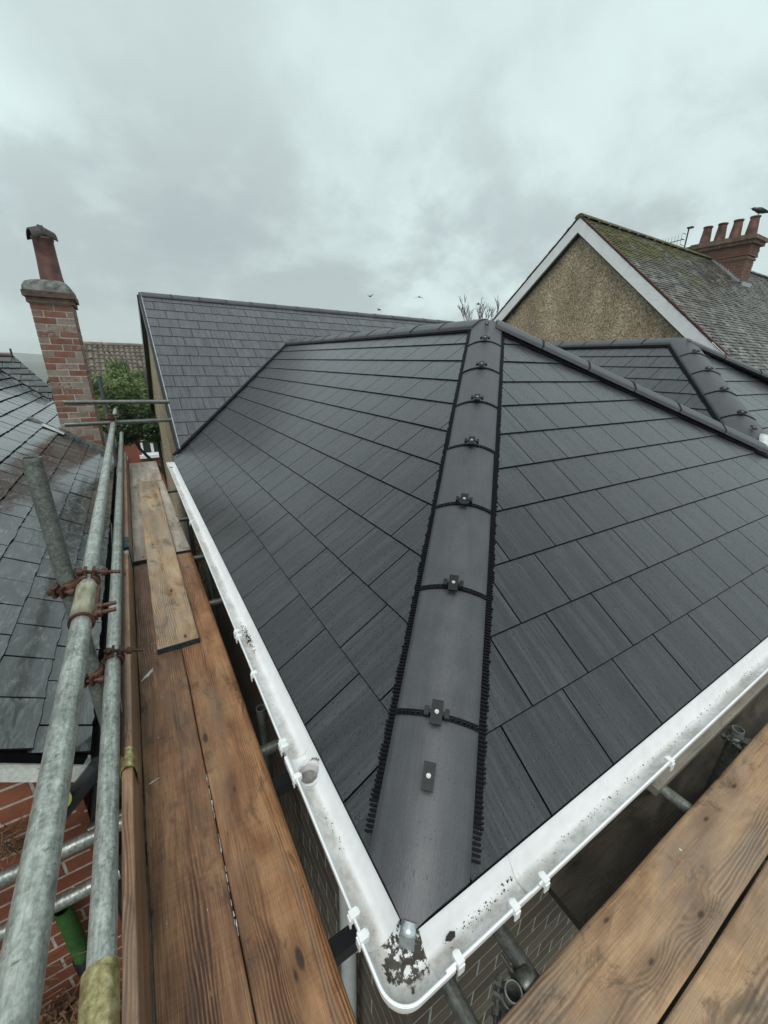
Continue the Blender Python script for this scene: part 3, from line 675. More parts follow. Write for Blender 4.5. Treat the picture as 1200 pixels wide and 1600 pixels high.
# tiny copper rivets at the tail of the near slates
rv = MB()
for i in range(0, 7):
    for k in range(-2, 30):
        v_ = 0.006+i*0.248+0.022
        for (O_, U_, V_, ph, nrm_) in (((EX, 0, EZ), V3((0, 1, 0)), V3((ct, 0, st_)), [0.109, 0.26][i % 2], N_L), ((0, EY, EZ), V3((1, 0, 0)), V3((0, ct, st_)), [0.211, 0.052][i % 2], N_F)):
            u_ = ph+0.302*k+0.151; P_ = V3(O_)+U_*u_+V_*v_+nrm_*0.0165
            if min(P_.x-EX, P_.y-EY) < v_*ct+0.14 and abs((P_.x-EX)-(P_.y-EY)) < 0.18: continue
            if P_.x < EX or P_.y < EY or P_.x > 4 or P_.y > 5.3 or abs((P_.x-EX)-v_*ct) > 1e-3 and abs((P_.y-EY)-v_*ct) > 1e-3: continue
            if min(P_.x-EX, P_.y-EY) < v_*ct-0.02: continue
            rv.obox(P_-nrm_*0.002, V_*0.012+U_*0.003, U_*0.0022, nrm_*0.003)
H.part('rivets', rv, M['steel'], roofA, kind='stuff')
HD = V3((1, 1, tt)).normalized()
# hip and ridge tiles
ridge_run(H, roofA, (EX, EY, EZ), AP, N_L, N_F, 8, first_fix=0.300, eave=(EX-.006, EY-.006), name='hip_tile', half=.136)
ridge_run(H, roofA, (VB.x-0.02, VB.y+0.015, VB.z+.01), (AP.x+0.05, AP.y-0.038, AP.z-.02), N_F, N_R, 6, first_fix=0, detail=False, name='hip_tile', comb=(True, False), half=.165, lift=.062)
ridge_run(H, roofA, (2.711, vR[1]+0.1, 0.356), (2.711, 2.80, 0.356), N_L, N_R, 11, first_fix=0, detail=False, half=.155, lift=.05)
ridge_run(H, roofA, VB+V3((.02, .02, .013)), CP, N_CL, N_F, 5, first_fix=0.2, detail=True, name='hip_tile', half=.158, lift=.05)
ridge_run(H, roofA, (6.208, 8.0, 0.374), (6.208, 2.80, 0.374), N_CL, V3((st_, 0, ct)), 12, first_fix=0, detail=False, half=.155, lift=.055)
ridge_run(H, roofA, (9.0, 0.006, EZ), (6.24, 2.766, 0.354), N_F, V3((st_, 0, ct)), 9, first_fix=0, detail=False, name='hip_tile', comb=(True, False), half=.16, lift=.055)
# lead saddle where the two hips meet
ld = MB(); r_ = random.Random(2); ringsL = []
for k in range(7):
    f_ = k/6; c_ = V3((4.62+0.55*f_, VB.y-0.05-0.30*f_, 0)); row = []
    for j in range(5):
        g_ = (j-2)/2; x_ = c_.x+0.075*g_*(1+f_*.6); y_ = c_.y+0.09*g_; z_ = EZ+(y_-EY)*tt+0.024+r_.uniform(-.003, .006)
        row.append((x_, y_, z_))
    ringsL.append(row)
ld.loft(ringsL, closed=False); ld.loft([[(a, b, c-.008) for a, b, c in reversed(r)] for r in ringsL], closed=False)
H.part('lead_saddle', ld, M['leadw'])
ls = MB()
pts = []
for k in range(9):
    a = k/8; pts.append(V3((4.64+0.20*a, VB.y-0.05+0.05*math.sin(a*3), VB.z+0.015+0.085*math.sin(a*math.pi*0.8))))
ls.loft([[p+V3((0, -.03, 0)), p+V3((0, .05, .02)), p+V3((0, .05, .006)), p+V3((0, -.03, -.014))] for p in pts], closed=True, cap=True)
H.part('lead_roll', ls, M['leadw'])
# valley strip between this roof and the far gable roof
vm = MB(); a_, b_ = V3((vE[0]+.02, vE[1]+.06, EZ+.05)), V3((2.711, vR[1], 0.385)); d_ = (b_-a_)
vm.obox(a_+V3((-.02, .0, .0)), d_, V3((.03, -.03, 0)), V3((0, 0, .012))); H.part('valley_strip', vm, M['black'])

# eaves: fascia, soffit and walls
WX, WY = 0.475, 0.535
fs = MB(); fs.box(0.365, 0.385, 0.425, 5.55, -1.40, -1.225); fs.box(0.365, 9.0, 0.424, 0.444, -1.40, -1.225)
H.part('fascia', fs, M['white'])
sf = MB(); sf.box(0.386, WX+.02, 0.446, 5.5, -1.40, -1.388); sf.box(WX+.021, 9.0, 0.446, WY+.02, -1.40, -1.388); H.part('soffit', sf, M['white'])
wl = MB(); wl.box(WX+.0012, WX+0.2, WY+.0012, 5.5, -6.2, -1.402); wl.box(WX+.201, 8.8, WY+.0012, WY+0.2, -6.2, -1.402)
wallA = H.part('wall', wl, M['mortarA'])
def bricks(T, parent, mat, face, a0, a1, z0, z1, pos, thick=0.10, L=0.215, hh=0.065, j=0.010, name='brick', pr=0.008, jit=0.0003, bond=0.5, topf=None):
    """stretcher bricks on a wall. face: '-x','+x','-y'; pos = coordinate of the brick face"""
    r_ = random.Random(int(abs(a0*100+z0*10))+3); n = int((z1-z0)/(hh+j)); bm_ = {}
    for i in range(n):
        z = z1-(i+1)*(hh+j); off = (L+j)*bond*(i % 2); k = 0; a = a0-off
        while a < a1:
            s0, s1 = max(a, a0), min(a+L, a1)
            if s1-s0 > 0.03 and (topf is None or topf((s0+s1)/2) > z+hh*0.6):
                d = r_.uniform(-jit, jit); key = ('b', round(s1-s0, 3), face)
                m = bm_.get(key)
                if m is None:
                    m = MB(); w_ = s1-s0; e = 0.0011
                    # chamfered front arris
                    if face == '-y': cs = lambda x, y, z_: (x, y, z_)
                    elif face == '-x': cs = lambda x, y, z_: (y, x, z_)
                    else: cs = lambda x, y, z_: (-y, x, z_)
                    F = [cs(e, 0, e), cs(w_-e, 0, e), cs(w_-e, 0, hh-e), cs(e, 0, hh-e)]; B = [cs(0, e, 0), cs(w_, e, 0), cs(w_, e, hh), cs(0, e, hh)]; K = [cs(0, .03, 0), cs(w_, .03, 0), cs(w_, .03, hh), cs(0, .03, hh)]
                    m.poly(F if face != '-x' else F[::-1])
                    for q in range(4):
                        q2 = (q+1) % 4; A1 = [B[q], B[q2], F[q2], F[q]]; A2 = [K[q], K[q2], B[q2], B[q]]
                        if face == '-x': A1, A2 = A1[::-1], A2[::-1]
                        m.poly(A1); m.poly(A2)
                    bm_[key] = m
                T_ = {'-y': (s0, pos+d, z), '-x': (pos+d, s0, z), '+x': (pos+d, s0, z)}[face]
                T.piece(name, m, Matrix.Translation(T_), mat, parent, key+(mat.name,))
            a += L+j
bricks(H, wallA, M['brickA'], '-x', WY, 5.4, -4.4, -1.402, WX, L=.235, hh=.110, j=.012)
bricks(H, wallA, M['brickA'], '-y', WX, 3.0, -5.2, -1.402, WY, L=.235, hh=.110, j=.012)
H.flush('brick', 300)

# ---- gutter
GZ = -1.204; GX, GY = 0.246, 0.308
PROF = [(0.0, 0.0), (0.0005, -0.014), (0.004, -0.030), (0.012, -0.046), (0.024, -0.057), (0.040, -0.063), (0.056, -0.063), (0.068, -0.058), (0.076, -0.047), (0.086, -0.034), (0.100, -0.022), (0.114, -0.012), (0.116, 0.0)]
PROF = [(d, z*1.22 if -.08 < z < -.03 else z*(1.1 if z < -.01 else 1)) for d, z in PROF]
def prof_len():
    o = [0.0]
    for i in range(1, len(PROF)): o.append(o[-1]+math.hypot(PROF[i][0]-PROF[i-1][0], PROF[i][1]-PROF[i-1][1]))
    return o
PL = prof_len()
def gutter(paths, shell=0.0, zoff=0.0, th=0.003):
    """paths: function d -> list of (x,y); lofts the profile with an outer skin"""
    m = MB(); rows = []
    pts = [paths(d) for d, z in PROF]; n = len(pts[0]); us = [0.0]
    for k in range(1, n): us.append(us[-1]+math.hypot(pts[5][k][0]-pts[5][k-1][0], pts[5][k][1]-pts[5][k-1][1]))
    rings = [[(pts[j][k][0], pts[j][k][1], GZ+PROF[j][1]+zoff) for j in range(len(PROF))] for k in range(n)]
    uvs = [[(us[k]+pts[0][0][0]*3+pts[0][0][1]*2, PL[j]) for j in range(len(PROF))] for k in range(n)]
    m.loft(rings, closed=False, uvs=uvs)
    out = [paths(d-th if j < 5 else (d+th if j > 8 else d)) for j, (d, z) in enumerate(PROF)]
    r2 = [[(out[j][k][0], out[j][k][1], GZ+PROF[j][1]+zoff-(th if 2 < j < 11 else 0)) for j in range(len(PROF))] for k in range(n)]
    m.loft([list(reversed(r)) for r in r2], closed=False, uvs=[[(u_[0], 0.3) for u_ in reversed(r)] for r in uvs])
    for k in (0, n-1):
        for j in range(len(PROF)-1): m.poly([rings[k][j], rings[k][j+1], r2[k][j+1], r2[k][j]], [(0, .3)]*4)
    for j in (0, len(PROF)-1):
        for k in range(n-1): m.poly([rings[k][j], rings[k+1][j], r2[k+1][j], r2[k][j]], [(0, .3)]*4, )
    # rolled outer lip
    lip = []
    o0 = paths(-0.002)
    lip = [[(o0[k][0], o0[k][1]+0, GZ+zoff+a) for a in (0.004, -0.004)] for k in range(n)]
    i0 = paths(0.002)
    lr = [[(o0[k][0], o0[k][1], GZ+zoff-.004), (o0[k][0], o0[k][1], GZ+zoff+.003), (i0[k][0], i0[k][1], GZ+zoff+.003), (i0[k][0], i0[k][1], GZ+zoff-.004)] for k in range(n)]
    m.loft(lr, closed=True, uvs=[[(0, .3)]*4]*n, cap=True)
    return m
def straight_left(y0, y1, e=0.0, n=8): return lambda d: [(GX+d*(1+e*2)-e*0.116, y0+(y1-y0)*k/n) for k in range(n+1)]
def straight_right(x0, x1, e=0.0, n=8): return lambda d: [(x0+(x1-x0)*k/n, GY+d*(1+e*2)-e*0.116) for k in range(n+1)]
def corner(yl, xr, R=0.058):
    def f(d):
        d2 = d*1.05-0.004; r = max(R-d2, 0.004); cx, cy = GX+d2+r, GY+d2+r
        P_ = [(GX+d2, yl+(cy-yl)*k/4) for k in range(4)]
        P_ += [(cx-r*math.cos(a), cy-r*math.sin(a)) for a in [math.pi/2*k/10 for k in range(11)]]
        P_ += [(cx+(xr-cx)*k/4, GY+d2) for k in range(1, 5)]
        return P_
    return f
def clip_part(ob, left, s):
    m = MB()
    if left:
        m.box(GX-.009, GX+.012, s-.009, s+.009, GZ-.014, GZ+.007); m.box(GX-.012, GX-.0085, s-.008, s+.008, GZ-.03, GZ-.002)
        m.box(GX+.001, GX+.016, s-.006, s+.006, GZ-.010, GZ+.004)
    else:
        m.box(s-.009, s+.009, GY-.009, GY+.012, GZ-.014, GZ+.007); m.box(s-.008, s+.008, GY-.012, GY-.0085, GZ-.03, GZ-.002)
        m.box(s-.006, s+.006, GY+.001, GY+.016, GZ-.010, GZ+.004)
    H.part('gutter_clip', m, M['pvcp'], ob)
gc = H.part('gutter_corner', gutter(corner(0.462, 0.395), zoff=-0.004), M['pvcc'], label='dirty corner piece of the white gutter')
g1 = H.part('gutter_length', gutter(straight_left(0.440, 0.875)), M['pvc'])
clip_part(gc, True, 0.447); clip_part(g1, True, 0.492)
# outlet piece with a real hole
def outlet(y0, y1):
    m = MB(); ny = 30; fine = []
    pr = []
    for j in range(len(PROF)-1):
        for q in range(4):
            f_ = q/4; pr.append((PROF[j][0]*(1-f_)+PROF[j+1][0]*f_, PROF[j][1]*(1-f_)+PROF[j+1][1]*f_, PL[j]*(1-f_)+PL[j+1]*f_))
    pr.append((*PROF[-1], PL[-1])); cy = (y0+y1)/2-0.010; cx = GX+0.056; R = 0.037
    def P_(j, k): return V3((GX+(pr[j][0])*1.04-0.002, y0+(y1-y0)*k/ny, GZ+pr[j][1]-0.004))
    for j in range(len(pr)-1):
        for k in range(ny):
            q = [P_(j, k), P_(j, k+1), P_(j+1, k+1), P_(j+1, k)]; c = sum(q, V3())/4
            if math.hypot(c.x-cx, c.y-cy) < R and c.z < GZ-0.026: continue
            m.poly(q, [(0, .3)]*4, True); m.poly([p+V3((-.003 if j < 12 else 0, 0, -.003)) for p in reversed(q)], [(0, .3)]*4, True)
    return m, cx, cy, R
om, ocx, ocy, oR = outlet(0.862, 1.010)
og = H.part('gutter_outlet', om, M['pvc'], label='gutter outlet with a round drain hole')
sp = MB(); ri = lambda r_, z_: [(ocx+r_*math.cos(2*math.pi*k/28), ocy+r_*math.sin(2*math.pi*k/28), z_) for k in range(28)]
sp.loft([ri(oR+.012, GZ-.074), ri(oR+.004, GZ-.0735), ri(oR, GZ-.078), ri(oR-.001, GZ-.088), ri(oR-.002, GZ-.112)], uvs=[[(0, .3)]*28]*5)
sp.loft([ri(oR+.003, GZ-.112), ri(oR+.004, GZ-.078)], uvs=[[(0, .3)]*28]*2)
H.part('outlet_spigot', sp, M['pvcp'], og)
sp = MB(); sp.loft([ri(oR-.003, GZ-.110), ri(.001, GZ-.110)]); H.part('outlet_shade_disc', sp, M['shadepvc'], og)  # flat disc added across the outlet, its grey is painted shade
em = MB(); em.box(GX-.010, GX+.0, 0.885, 0.965, GZ-.030, GZ-.006); H.part('outlet_lug', em, M['pvcp'], og)
clip_part(og, True, 0.875); clip_part(og, True, 0.998)
g2 = H.part('gutter_length', gutter(straight_left(0.995, 1.655)), M['pvc'])
clip_part(g2, True, 1.015); clip_part(g2, True, 1.385); clip_part(g2, True, 1.66)
g3 = H.part('gutter_length', gutter(straight_left(1.650, 5.56, n=24), zoff=0.003), M['pvc'])
un = H.part('gutter_union', gutter(straight_left(1.610, 1.700), shell=1, zoff=-0.0045), M['pvc'])
for s_ in (1.70, 3.3): clip_part(g3, True, s_)
ge = MB(); ge.box(GX, GX+.12, 5.56, 5.563, GZ-.063, GZ); H.part('gutter_stop_end', ge, M['pvc'], g3)
g4 = H.part('gutter_length', gutter(straight_right(0.372, 0.640)), M['pvc'])
clip_part(g4, False, 0.408); clip_part(g4, False, 0.583)
g5 = H.part('gutter_length', gutter(straight_right(0.668, 7.5, n=24), zoff=0.002), M['pvc'])
H.part('gutter_union', gutter(straight_right(0.615, 0.70), zoff=-0.0045), M['pvcc'])
for s_ in (0.69, 1.322): clip_part(g5, False, s_)
# leaf and grit lodged in the gutter
lm = MB(); lc = V3((0.440, GY+.058, GZ-.070)); lm.loft([[lc+V3((a*.016, b*.009, .002+.003*abs(a*b))) for a, b in ((-1, 0), (-.3, -.8), (.6, -.7), (1, .2), (.3, .9), (-.5, .6))], [lc+V3((a*.014, b*.008, 0)) for a, b in ((-1, 0), (-.3, -.8), (.6, -.7), (1, .2), (.3, .9), (-.5, .6))]], cap=True)
single('wet_leaf', lm, M['soot'], 'small dark wet leaf lying in the white gutter near its corner', 'leaf')
gr = MB(); rr = random.Random(8)
def grit(cx, cy, sx, sy, n, zb, smin=.0015, smax=.005):
    for k in range(n):
        x, y = cx+rr.gauss(0, sx), cy+rr.gauss(0, sy); s_ = rr.uniform(smin, smax); z_ = zb+rr.uniform(0, .003)
        a = rr.uniform(0, 6.28); ax_ = V3((math.cos(a), math.sin(a), 0)); gr.obox(V3((x, y, z_)), ax_*s_, ax_.orthogonal().normalized()*s_*.7, V3((0, 0, s_*.6)))
grit(GX+.062, 1.735, .010, .05, 260, GZ-.0735); grit(GX+.055, 0.74, .007, .05, 25, GZ-.076, .001, .003); grit(0.63, GY+.075, .012, .009, 60, GZ-.0735)
for k in range(26): grit(1.05+k*0.05, GY+.058+rr.uniform(-.005, .008), .018, .006, 7, GZ-.0755, .001, .0035)
grit(0.53, GY+.06, .04, .008, 90, GZ-.0755, .001, .003); grit(0.9, GY+.06, .16, .008, 90, GZ-.0755, .001, .003)
o = single('gutter_grit', gr, M['soot'], 'black grit and moss crumbs washed into the white gutter', 'debris'); o['kind'] = 'stuff'
# hip iron at the foot of the hip
hi = MB(); c = V3((0.327, 0.388, EZ+.034)); ax_ = V3((1, -1, 0)).normalized(); dirn = V3((-1, -1, 0)).normalized(); pts = []
for k in range(13):
    a = k/12*math.pi*0.95; pts.append(c+dirn*(0.016*math.sin(a))-dirn*.0+V3((0, 0, -0.030*(1-math.cos(a))+.004)))
pts = [c-dirn*0.012+V3((0, 0, .006))]+pts
hi.loft([[p-ax_*.017, p+ax_*.017, p+ax_*.017+V3((0, 0, -.003))-dirn*.003, p-ax_*.017+V3((0, 0, -.003))-dirn*.003] for p in pts], smooth=True, cap=True)
H.part('hip_iron', hi, M['steel'], label='bright bent steel strap at the foot of the hip')
# downpipe under the outlet
dp = MB(); prev = None
path = [V3((0.416, 0.88, -1.415)), V3((0.416, 0.88, -6.15))]
for a, b_ in zip(path[:-1], path[1:]): dp.tube(a, b_, 0.034, 22, hollow=False)
dpo = H.part('downpipe', dp, M['pvcp'], label='white downpipe on the left wall')
dc = MB(); dc.tube((0.416, 0.88, -2.32), (0.416, 0.88, -2.30), 0.037, 22, hollow=False); dc.box(0.43, 0.475, 0.83, 0.93, -2.322, -2.298); H.part('pipe_clip', dc, M['pvcp'], dpo)

# ------------------------------------------------------------------ far gable roof (house behind)
tb = math.radians(35); cb, sb = math.cos(tb), math.sin(tb)
B = Thing('gabled_house', 'taller house behind with a plain slate gable roof above a pebbledashed end wall', 'house', (5, 9, -6.2))
BX0, BX1, BY0, BZ0, BYR = 0.43, 9.2, 5.73, -1.093, 8.79; BZR = BZ0+(BYR-BY0)*math.tan(tb)
rb = MB(); rb.poly([(BX0, BY0, BZ0), (BX1, BY0, BZ0), (BX1, BYR, BZR), (BX0, BYR, BZR)]); rb.poly([(BX0, BYR, BZR), (BX1, BYR, BZR), (BX1, BYR+3.06, BZ0), (BX0, BYR+3.06, BZ0)])
roofB = B.part('roof', rb, M['deck'])
def uvB(x, y): return (x, (y-BY0)/cb)
k_ = tt/tB
p1 = [uvB(BX0, BY0), uvB(0.455, BY0), uvB(2.711, 5.71+(2.711-0.455)*k_), uvB(2.711, BYR), uvB(BX0, BYR)]
p2 = [uvB(2.711, 7.6), uvB(BX1, 7.6), uvB(BX1, BYR), uvB(2.711, BYR)]
slates(B, roofB, (0, BY0, BZ0), (1, 0, 0), (0, cb, sb), [(p1, 0, 16), (p2, 0, 16)], 0.302, 0.2495, 0.0, [0.13, 0.281], M['slateB'], tilt=0.002, gap=.007)
B.flush('slate', 300)
NB1, NB2 = V3((0, -sb, cb)), V3((0, sb, cb))
ridge_run(B, roofB, (BX0, BYR, BZR), (BX1, BYR, BZR), NB1, NB2, 19, first_fix=0, detail=False, comb=(False, False), half=.14, lift=.05)
vg = MB(); sv = V3((0, cb, sb)); LL = (BYR-BY0)/cb
vg.obox((BX0-.035, BY0, BZ0-.10), (.034, 0, 0), sv*LL, (0, 0, .118)); B.part('verge_trim', vg, M['fascia'])
vg2 = MB(); vg2.obox((BX0-.006, BY0-.01, BZ0+.014), (.012, 0, 0), sv*(LL+.01), (0, 0, .008)); B.part('verge_strip', vg2, M['lead'])
wb = MB(); wb.box(BX0+.02, BX1-.1, 5.80, 11.6, -6.2, BZ0-.03)
gy0, gy1 = 5.80, 11.75
m_ = [(gy0, BZ0-.03), (BYR, BZR-.06), (gy1, BZ0-.03)]
wb.poly([(BX0+.02, y, z) for y, z in m_][::-1]); B.part('wall', wb, M['pebble'])
fb = MB(); fb.obox((BX0-.06, BYR+.02, BZR-.02), (.1, 0, 0), V3((0, cb, -sb))*LL, (0, 0, -.30)); fb.obox((BX0-.04, BYR-.012, BZR-.02), (.045, 0, 0), V3((0, -cb, -sb))*(LL-.02), (0, 0, -.10)); B.part('fascia', fb, M['fascia'])

# ------------------------------------------------------------------ neighbouring old slate house (left)
te = math.radians(35); ce, se = math.cos(te), math.sin(te)
E_ = Thing('slate_roofed_house', 'old neighbouring house at left with a wet uneven slate roof over orange red brick', 'house', (-2.5, 4, -6.2))
def ez(x): return (-1.27-x*se)/ce
EXE = -0.335; EYN = 1.395; EYF = 10.2
deckE = MB(); VVe = V3((-ce, 0, se)); OE = V3((EXE, 0, ez(EXE)))
vy = lambda x: 8.20+(-x-0.35)*1.0   # valley with the cross roof
def uvE(x, y): return (y, (EXE-x)/ce)
def cross(x): return 8.97+(-1.115-x)
e_pts = [uvE(EXE, EYN), uvE(-4.2, EYN), uvE(-4.2, cross(-4.2)), uvE(EXE, cross(EXE))]
deck(deckE, OE, (0, 1, 0), VVe, e_pts)
roofE = E_.part('roof', deckE, M['deck'])
slates(E_, roofE, OE, (0, 1, 0), VVe, [(e_pts, 0, 29)], 0.243, 0.1655, 0.0, [0.06, 0.18, 0.055, 0.172], M['old'], th=0.007, tilt=0.013, gap=0.008, jit=0.03, jagged=0.004)
# cross roof beyond the valley
xg = -1.18; te2 = te
g_pts = [(xg, (cross(xg)-8.0)/ce), (xg, (10.05-8.0)/ce), (-4.5, (10.05-8.0)/ce), (-4.5, (10.05-8.0)/ce-0.001), (-2.19, (cross(-2.19)-8.0)/ce)]
g_pts = [(-1.16, (cross(-1.16)-8.0)/ce), (-1.16, (9.30-8.0)/ce), (-1.676, (10.05-8.0)/ce), (cross(0)-10.05, (10.05-8.0)/ce)]
gz0 = ez(-1.115)-(8.97-8.0)*math.tan(te)
OG = V3((0, 8.0, gz0))
dk2 = MB(); deck(dk2, OG, (1, 0, 0), (0, ce, se), g_pts); roofG = E_.part('cross_roof', dk2, M['deck'])
slates(E_, roofG, OG, (1, 0, 0), (0, ce, se), [(g_pts, 0, 16)], 0.243, 0.1655, 0.0, [0.0, 0.12], M['old'], th=0.006, tilt=0.010, gap=0.005, jit=0.03, jagged=0.004)
E_.flush('slate', 300)
rg = MB(); rg.tube((-1.70, 10.07, gz0+2.05*math.tan(te)+.02), (-3.4, 10.07, gz0+2.05*math.tan(te)+.02), 0.035, 10, hollow=False); E_.part('ridge', rg, M['terraD'])
wp = MB(); wp.tube((-1.70, 10.05, -.02), (-1.70, 10.05, .12), .015, 8, hollow=False); E_.part('vent_stub', wp, M['soot'])
# broken lead and slipped slate beside the valley
sl_ = MB(); nE = V3((se, 0, ce)); pv = V3((-1.0, 8.72, 0)); 
for k in range(9):
    x = -0.95-0.14*k; y = cross(x)-.03; p = V3((x, y, ez(x)+.02)); sl_.obox(p, V3((-.13, .13, .09)), V3((.035, .025, -.02)), V3((0, 0, .010)))
E_.part('valley_lead', sl_, M['fascia'])
# verge board and brick gable
vb = MB(); dv = V3((-ce, 0, se)); LLv = (EXE+4.2)/ce*-1
vb.obox(V3((EXE+.0, EYN+.018, ez(EXE)-.03)), dv*4.6, (0, .02, 0), (0, 0, -.115)); vb.obox(V3((EXE, EYN+.012, ez(EXE)-.058)), dv*4.6, (0, .006, 0), (0, 0, -.006))
E_.part('bargeboard', vb, M['peel'], label='flaking white painted bargeboard')
wc = MB(); xa = -0.40
wc.poly([(xa, 1.4614, -6.2), (xa, 1.4614, ez(xa)-.03), (-4, 1.4614, ez(-4)-.03), (-4, 1.4614, -6.2)][::-1]); wc.box(-0.55, xa-.0012, 1.4625, 8.0, -6.2, ez(xa)-.03)
wallE = E_.part('wall', wc, M['mortar'])
bricks(E_, wallE, M['brickE'], '+x', 1.46, 3.2, -4.0, ez(xa)-.05, xa)
E_.flush('brick', 0)
bricks(E_, wallE, M['brickE'], '-y', -1.75, xa, -4.6, -0.55, 1.460, topf=lambda x: ez(x)-.06)
ge_ = MB(); ge_.tube((EXE+.045, EYN+.01, ez(EXE)-.07), (EXE+.045, 8.1, ez(EXE)-.07), .052, 14, hollow=True); E_.part('gutter', ge_, M['fascia'], label='black half round gutter')
pe = MB(); pe.tube((EXE+.02, 1.50, ez(EXE)-.12), (-0.375, 1.44, ez(EXE)-.40), .032, 12, hollow=False); pe.tube((-0.375, 1.44, ez(EXE)-.40), (-0.375, 1.44, -6.2), .032, 12, hollow=False); E_.part('downpipe', pe, M['fascia'])
# chimney stack built brick by brick
CX0, CX1, CY0, CY1, CZT = -0.845, -0.440, 6.70, 7.32, 0.60
ch = MB(); ch.box(CX0+.003, CX1-.003, CY0+.003, CY1-.003, -2.0, CZT+.02); chim = E_.part('chimney', ch, M['mortar'], label='leaning looking tall chimney of weathered brick')
bricks(E_, chim, M['brickC'], '-y', CX0, CX1, -1.32, CZT, CY0, name='brick', jit=0.003)
bricks(E_, chim, M['brickC'], '+x', CY0+.031, CY1, -1.40, CZT, CX1, name='brick', jit=0.003)
E_.flush('brick', 300, 4)
cc_ = MB(); cc_.box(CX0-.022, CX1+.022, CY0-.022, CY1+.022, CZT, CZT+.062); cc_.box(CX0-.045, CX1+.045, CY0-.045, CY1+.045, CZT+.063, CZT+.126); E_.part('corbel', cc_, M['corbel'], chim)
fl = MB(); rr_ = random.Random(3); cx_, cy_ = -0.60, 7.0
ringF = []
for (s_, z_) in ((1.0, 0.0), (0.97, 0.05), (0.84, 0.105), (0.6, 0.135), (0.4, 0.145)):
    pts = []
    for k in range(24):
        a = 2*math.pi*k/24; cxx, syy = math.cos(a), math.sin(a); m2 = max(abs(cxx), abs(syy)); fx = (cxx/m2*(1-.3*(1-s_))+cxx*.3*(1-s_)); fy = (syy/m2*(1-.3*(1-s_))+syy*.3*(1-s_))
        pts.append(((CX0+CX1)/2+fx*s_*0.240+rr_.uniform(-.004, .004), (CY0+CY1)/2+fy*s_*0.34, CZT+.127+z_+rr_.uniform(-.006, .006)))
    ringF.append(pts)
fl.loft(ringF, cap=True); E_.part('flaunching', fl, M['cement'], chim)
pt = MB(); pc = V3((-0.60, 6.98, CZT+.20)); seg = 22
def rings_at(c, prof, seg=22): return [[(c[0]+r*math.cos(2*math.pi*k/seg), c[1]+r*math.sin(2*math.pi*k/seg), c[2]+z) for k in range(seg)] for r, z in prof]
pt.loft(rings_at(pc, [(.135, 0), (.118, .05), (.108, .30), (.103, .50), (.112, .515), (.112, .535), (.098, .54), (.095, .35)]))
E_.part('chimney_pot', pt, M['terra'], chim)
cw = MB(); top = CZT+.20+.54
for sgn in (-1, 1):
    arc = []
    for k in range(9):
        a = math.pi*(0.02+0.96*k/8); arc.append((math.cos(a)*.105, math.sin(a)*.105))
    ax_ = V3((0.75*sgn*1.0, 0.30*sgn, -0.32)).normalized()
    base = pc+V3((0, 0, .56)); sd2 = V3((-.35, .93, 0)).normalized()
    R1 = [base+ax_*(-.02)+sd2*x+V3((0, 0, y)) for x, y in arc]; R2_ = [base+ax_*0.135+sd2*x*1.05+V3((0, 0, y)) for x, y in arc]
    cw.loft([R1, R2_], closed=False); cw.loft([[p-V3((0, 0, .014)) for p in reversed(R1)], [p-V3((0, 0, .014)) for p in reversed(R2_)]], closed=False)
    for R_ in (R1, R2_):
        for j in range(8): cw.poly([R_[j], R_[j+1], R_[j+1]-V3((0, 0, .014)), R_[j]-V3((0, 0, .014))])
E_.part('cowl', cw, M['soot'], chim, label='dark two sided clay hood on the pot')
rp = MB(); rp.loft(rings_at((-0.545, 7.15, CZT+.2), [(.07, 0), (.055, .1), (.05, .14)], 14), cap=True); E_.part('stub_pot', rp, M['soot'], chim)
fh = MB()
fh.obox(V3((CX0-.02, CY0-.035, ez(CX0)+.00)), V3((CX1-CX0+.06, 0, ez(CX1+.04)-ez(CX0))), (0, .035, .0), (0, 0, .10)); fh.obox(V3((CX0-.30, CY0-.10, ez(CX0-.30)+.02)), V3((.30, 0, ez(CX0)-ez(CX0-.30))), (0, .20, 0), (0, 0, .012)); E_.part('cement_fillet', fh, M['cement'], chim)
fl2 = MB(); fl2.obox(V3((CX0-.17, CY0-.16, ez(CX0-.17)+.03)), V3((.20, 0, ez(CX0)-ez(CX0-.17)-.01)), (0, .16, 0), (0, 0, .006)); E_.part('lead_patch', fl2, M['leadw'], chim)

# ------------------------------------------------------------------ pebbledashed house (right) with clay tile roof
D = Thing('pebbledash_house', 'tall pebbledashed gable house at right with white bargeboards and a mossy clay tile roof', 'house', (14, 7, -6.2))
DX, DYR, DZR = 10.0, 7.42, 3.46; td = math.atan(0.835); cd, sd_ = math.cos(td), math.sin(td); DL = 7.6
DEPTH = 15.0
wd = MB(); yb = DL*cd-.35; zb = DZR-yb*0.835-.06
wd.poly([(DX+.12, DYR-yb, zb), (DX+.12, DYR, DZR-.06), (DX+.12, DYR+yb, zb), (DX+.12, DYR+yb, -6.2), (DX+.12, DYR-yb, -6.2)])
wd.box(DX+.121, DX+DEPTH-.2, DYR-yb, DYR+yb, -6.2, zb-.1); D.part('wall', wd, M['pebble'])
rd = MB(); rd.poly([(DX, DYR, DZR), (DX, DYR-DL*cd, DZR-DL*sd_), (DX+DEPTH, DYR-DL*cd, DZR-DL*sd_), (DX+DEPTH, DYR, DZR)]); rd.poly([(DX, DYR, DZR), (DX+DEPTH, DYR, DZR), (DX+DEPTH, DYR+DL*cd, DZR-DL*sd_), (DX, DYR+DL*cd, DZR-DL*sd_)])
roofD = D.part('roof', rd, M['soot'])
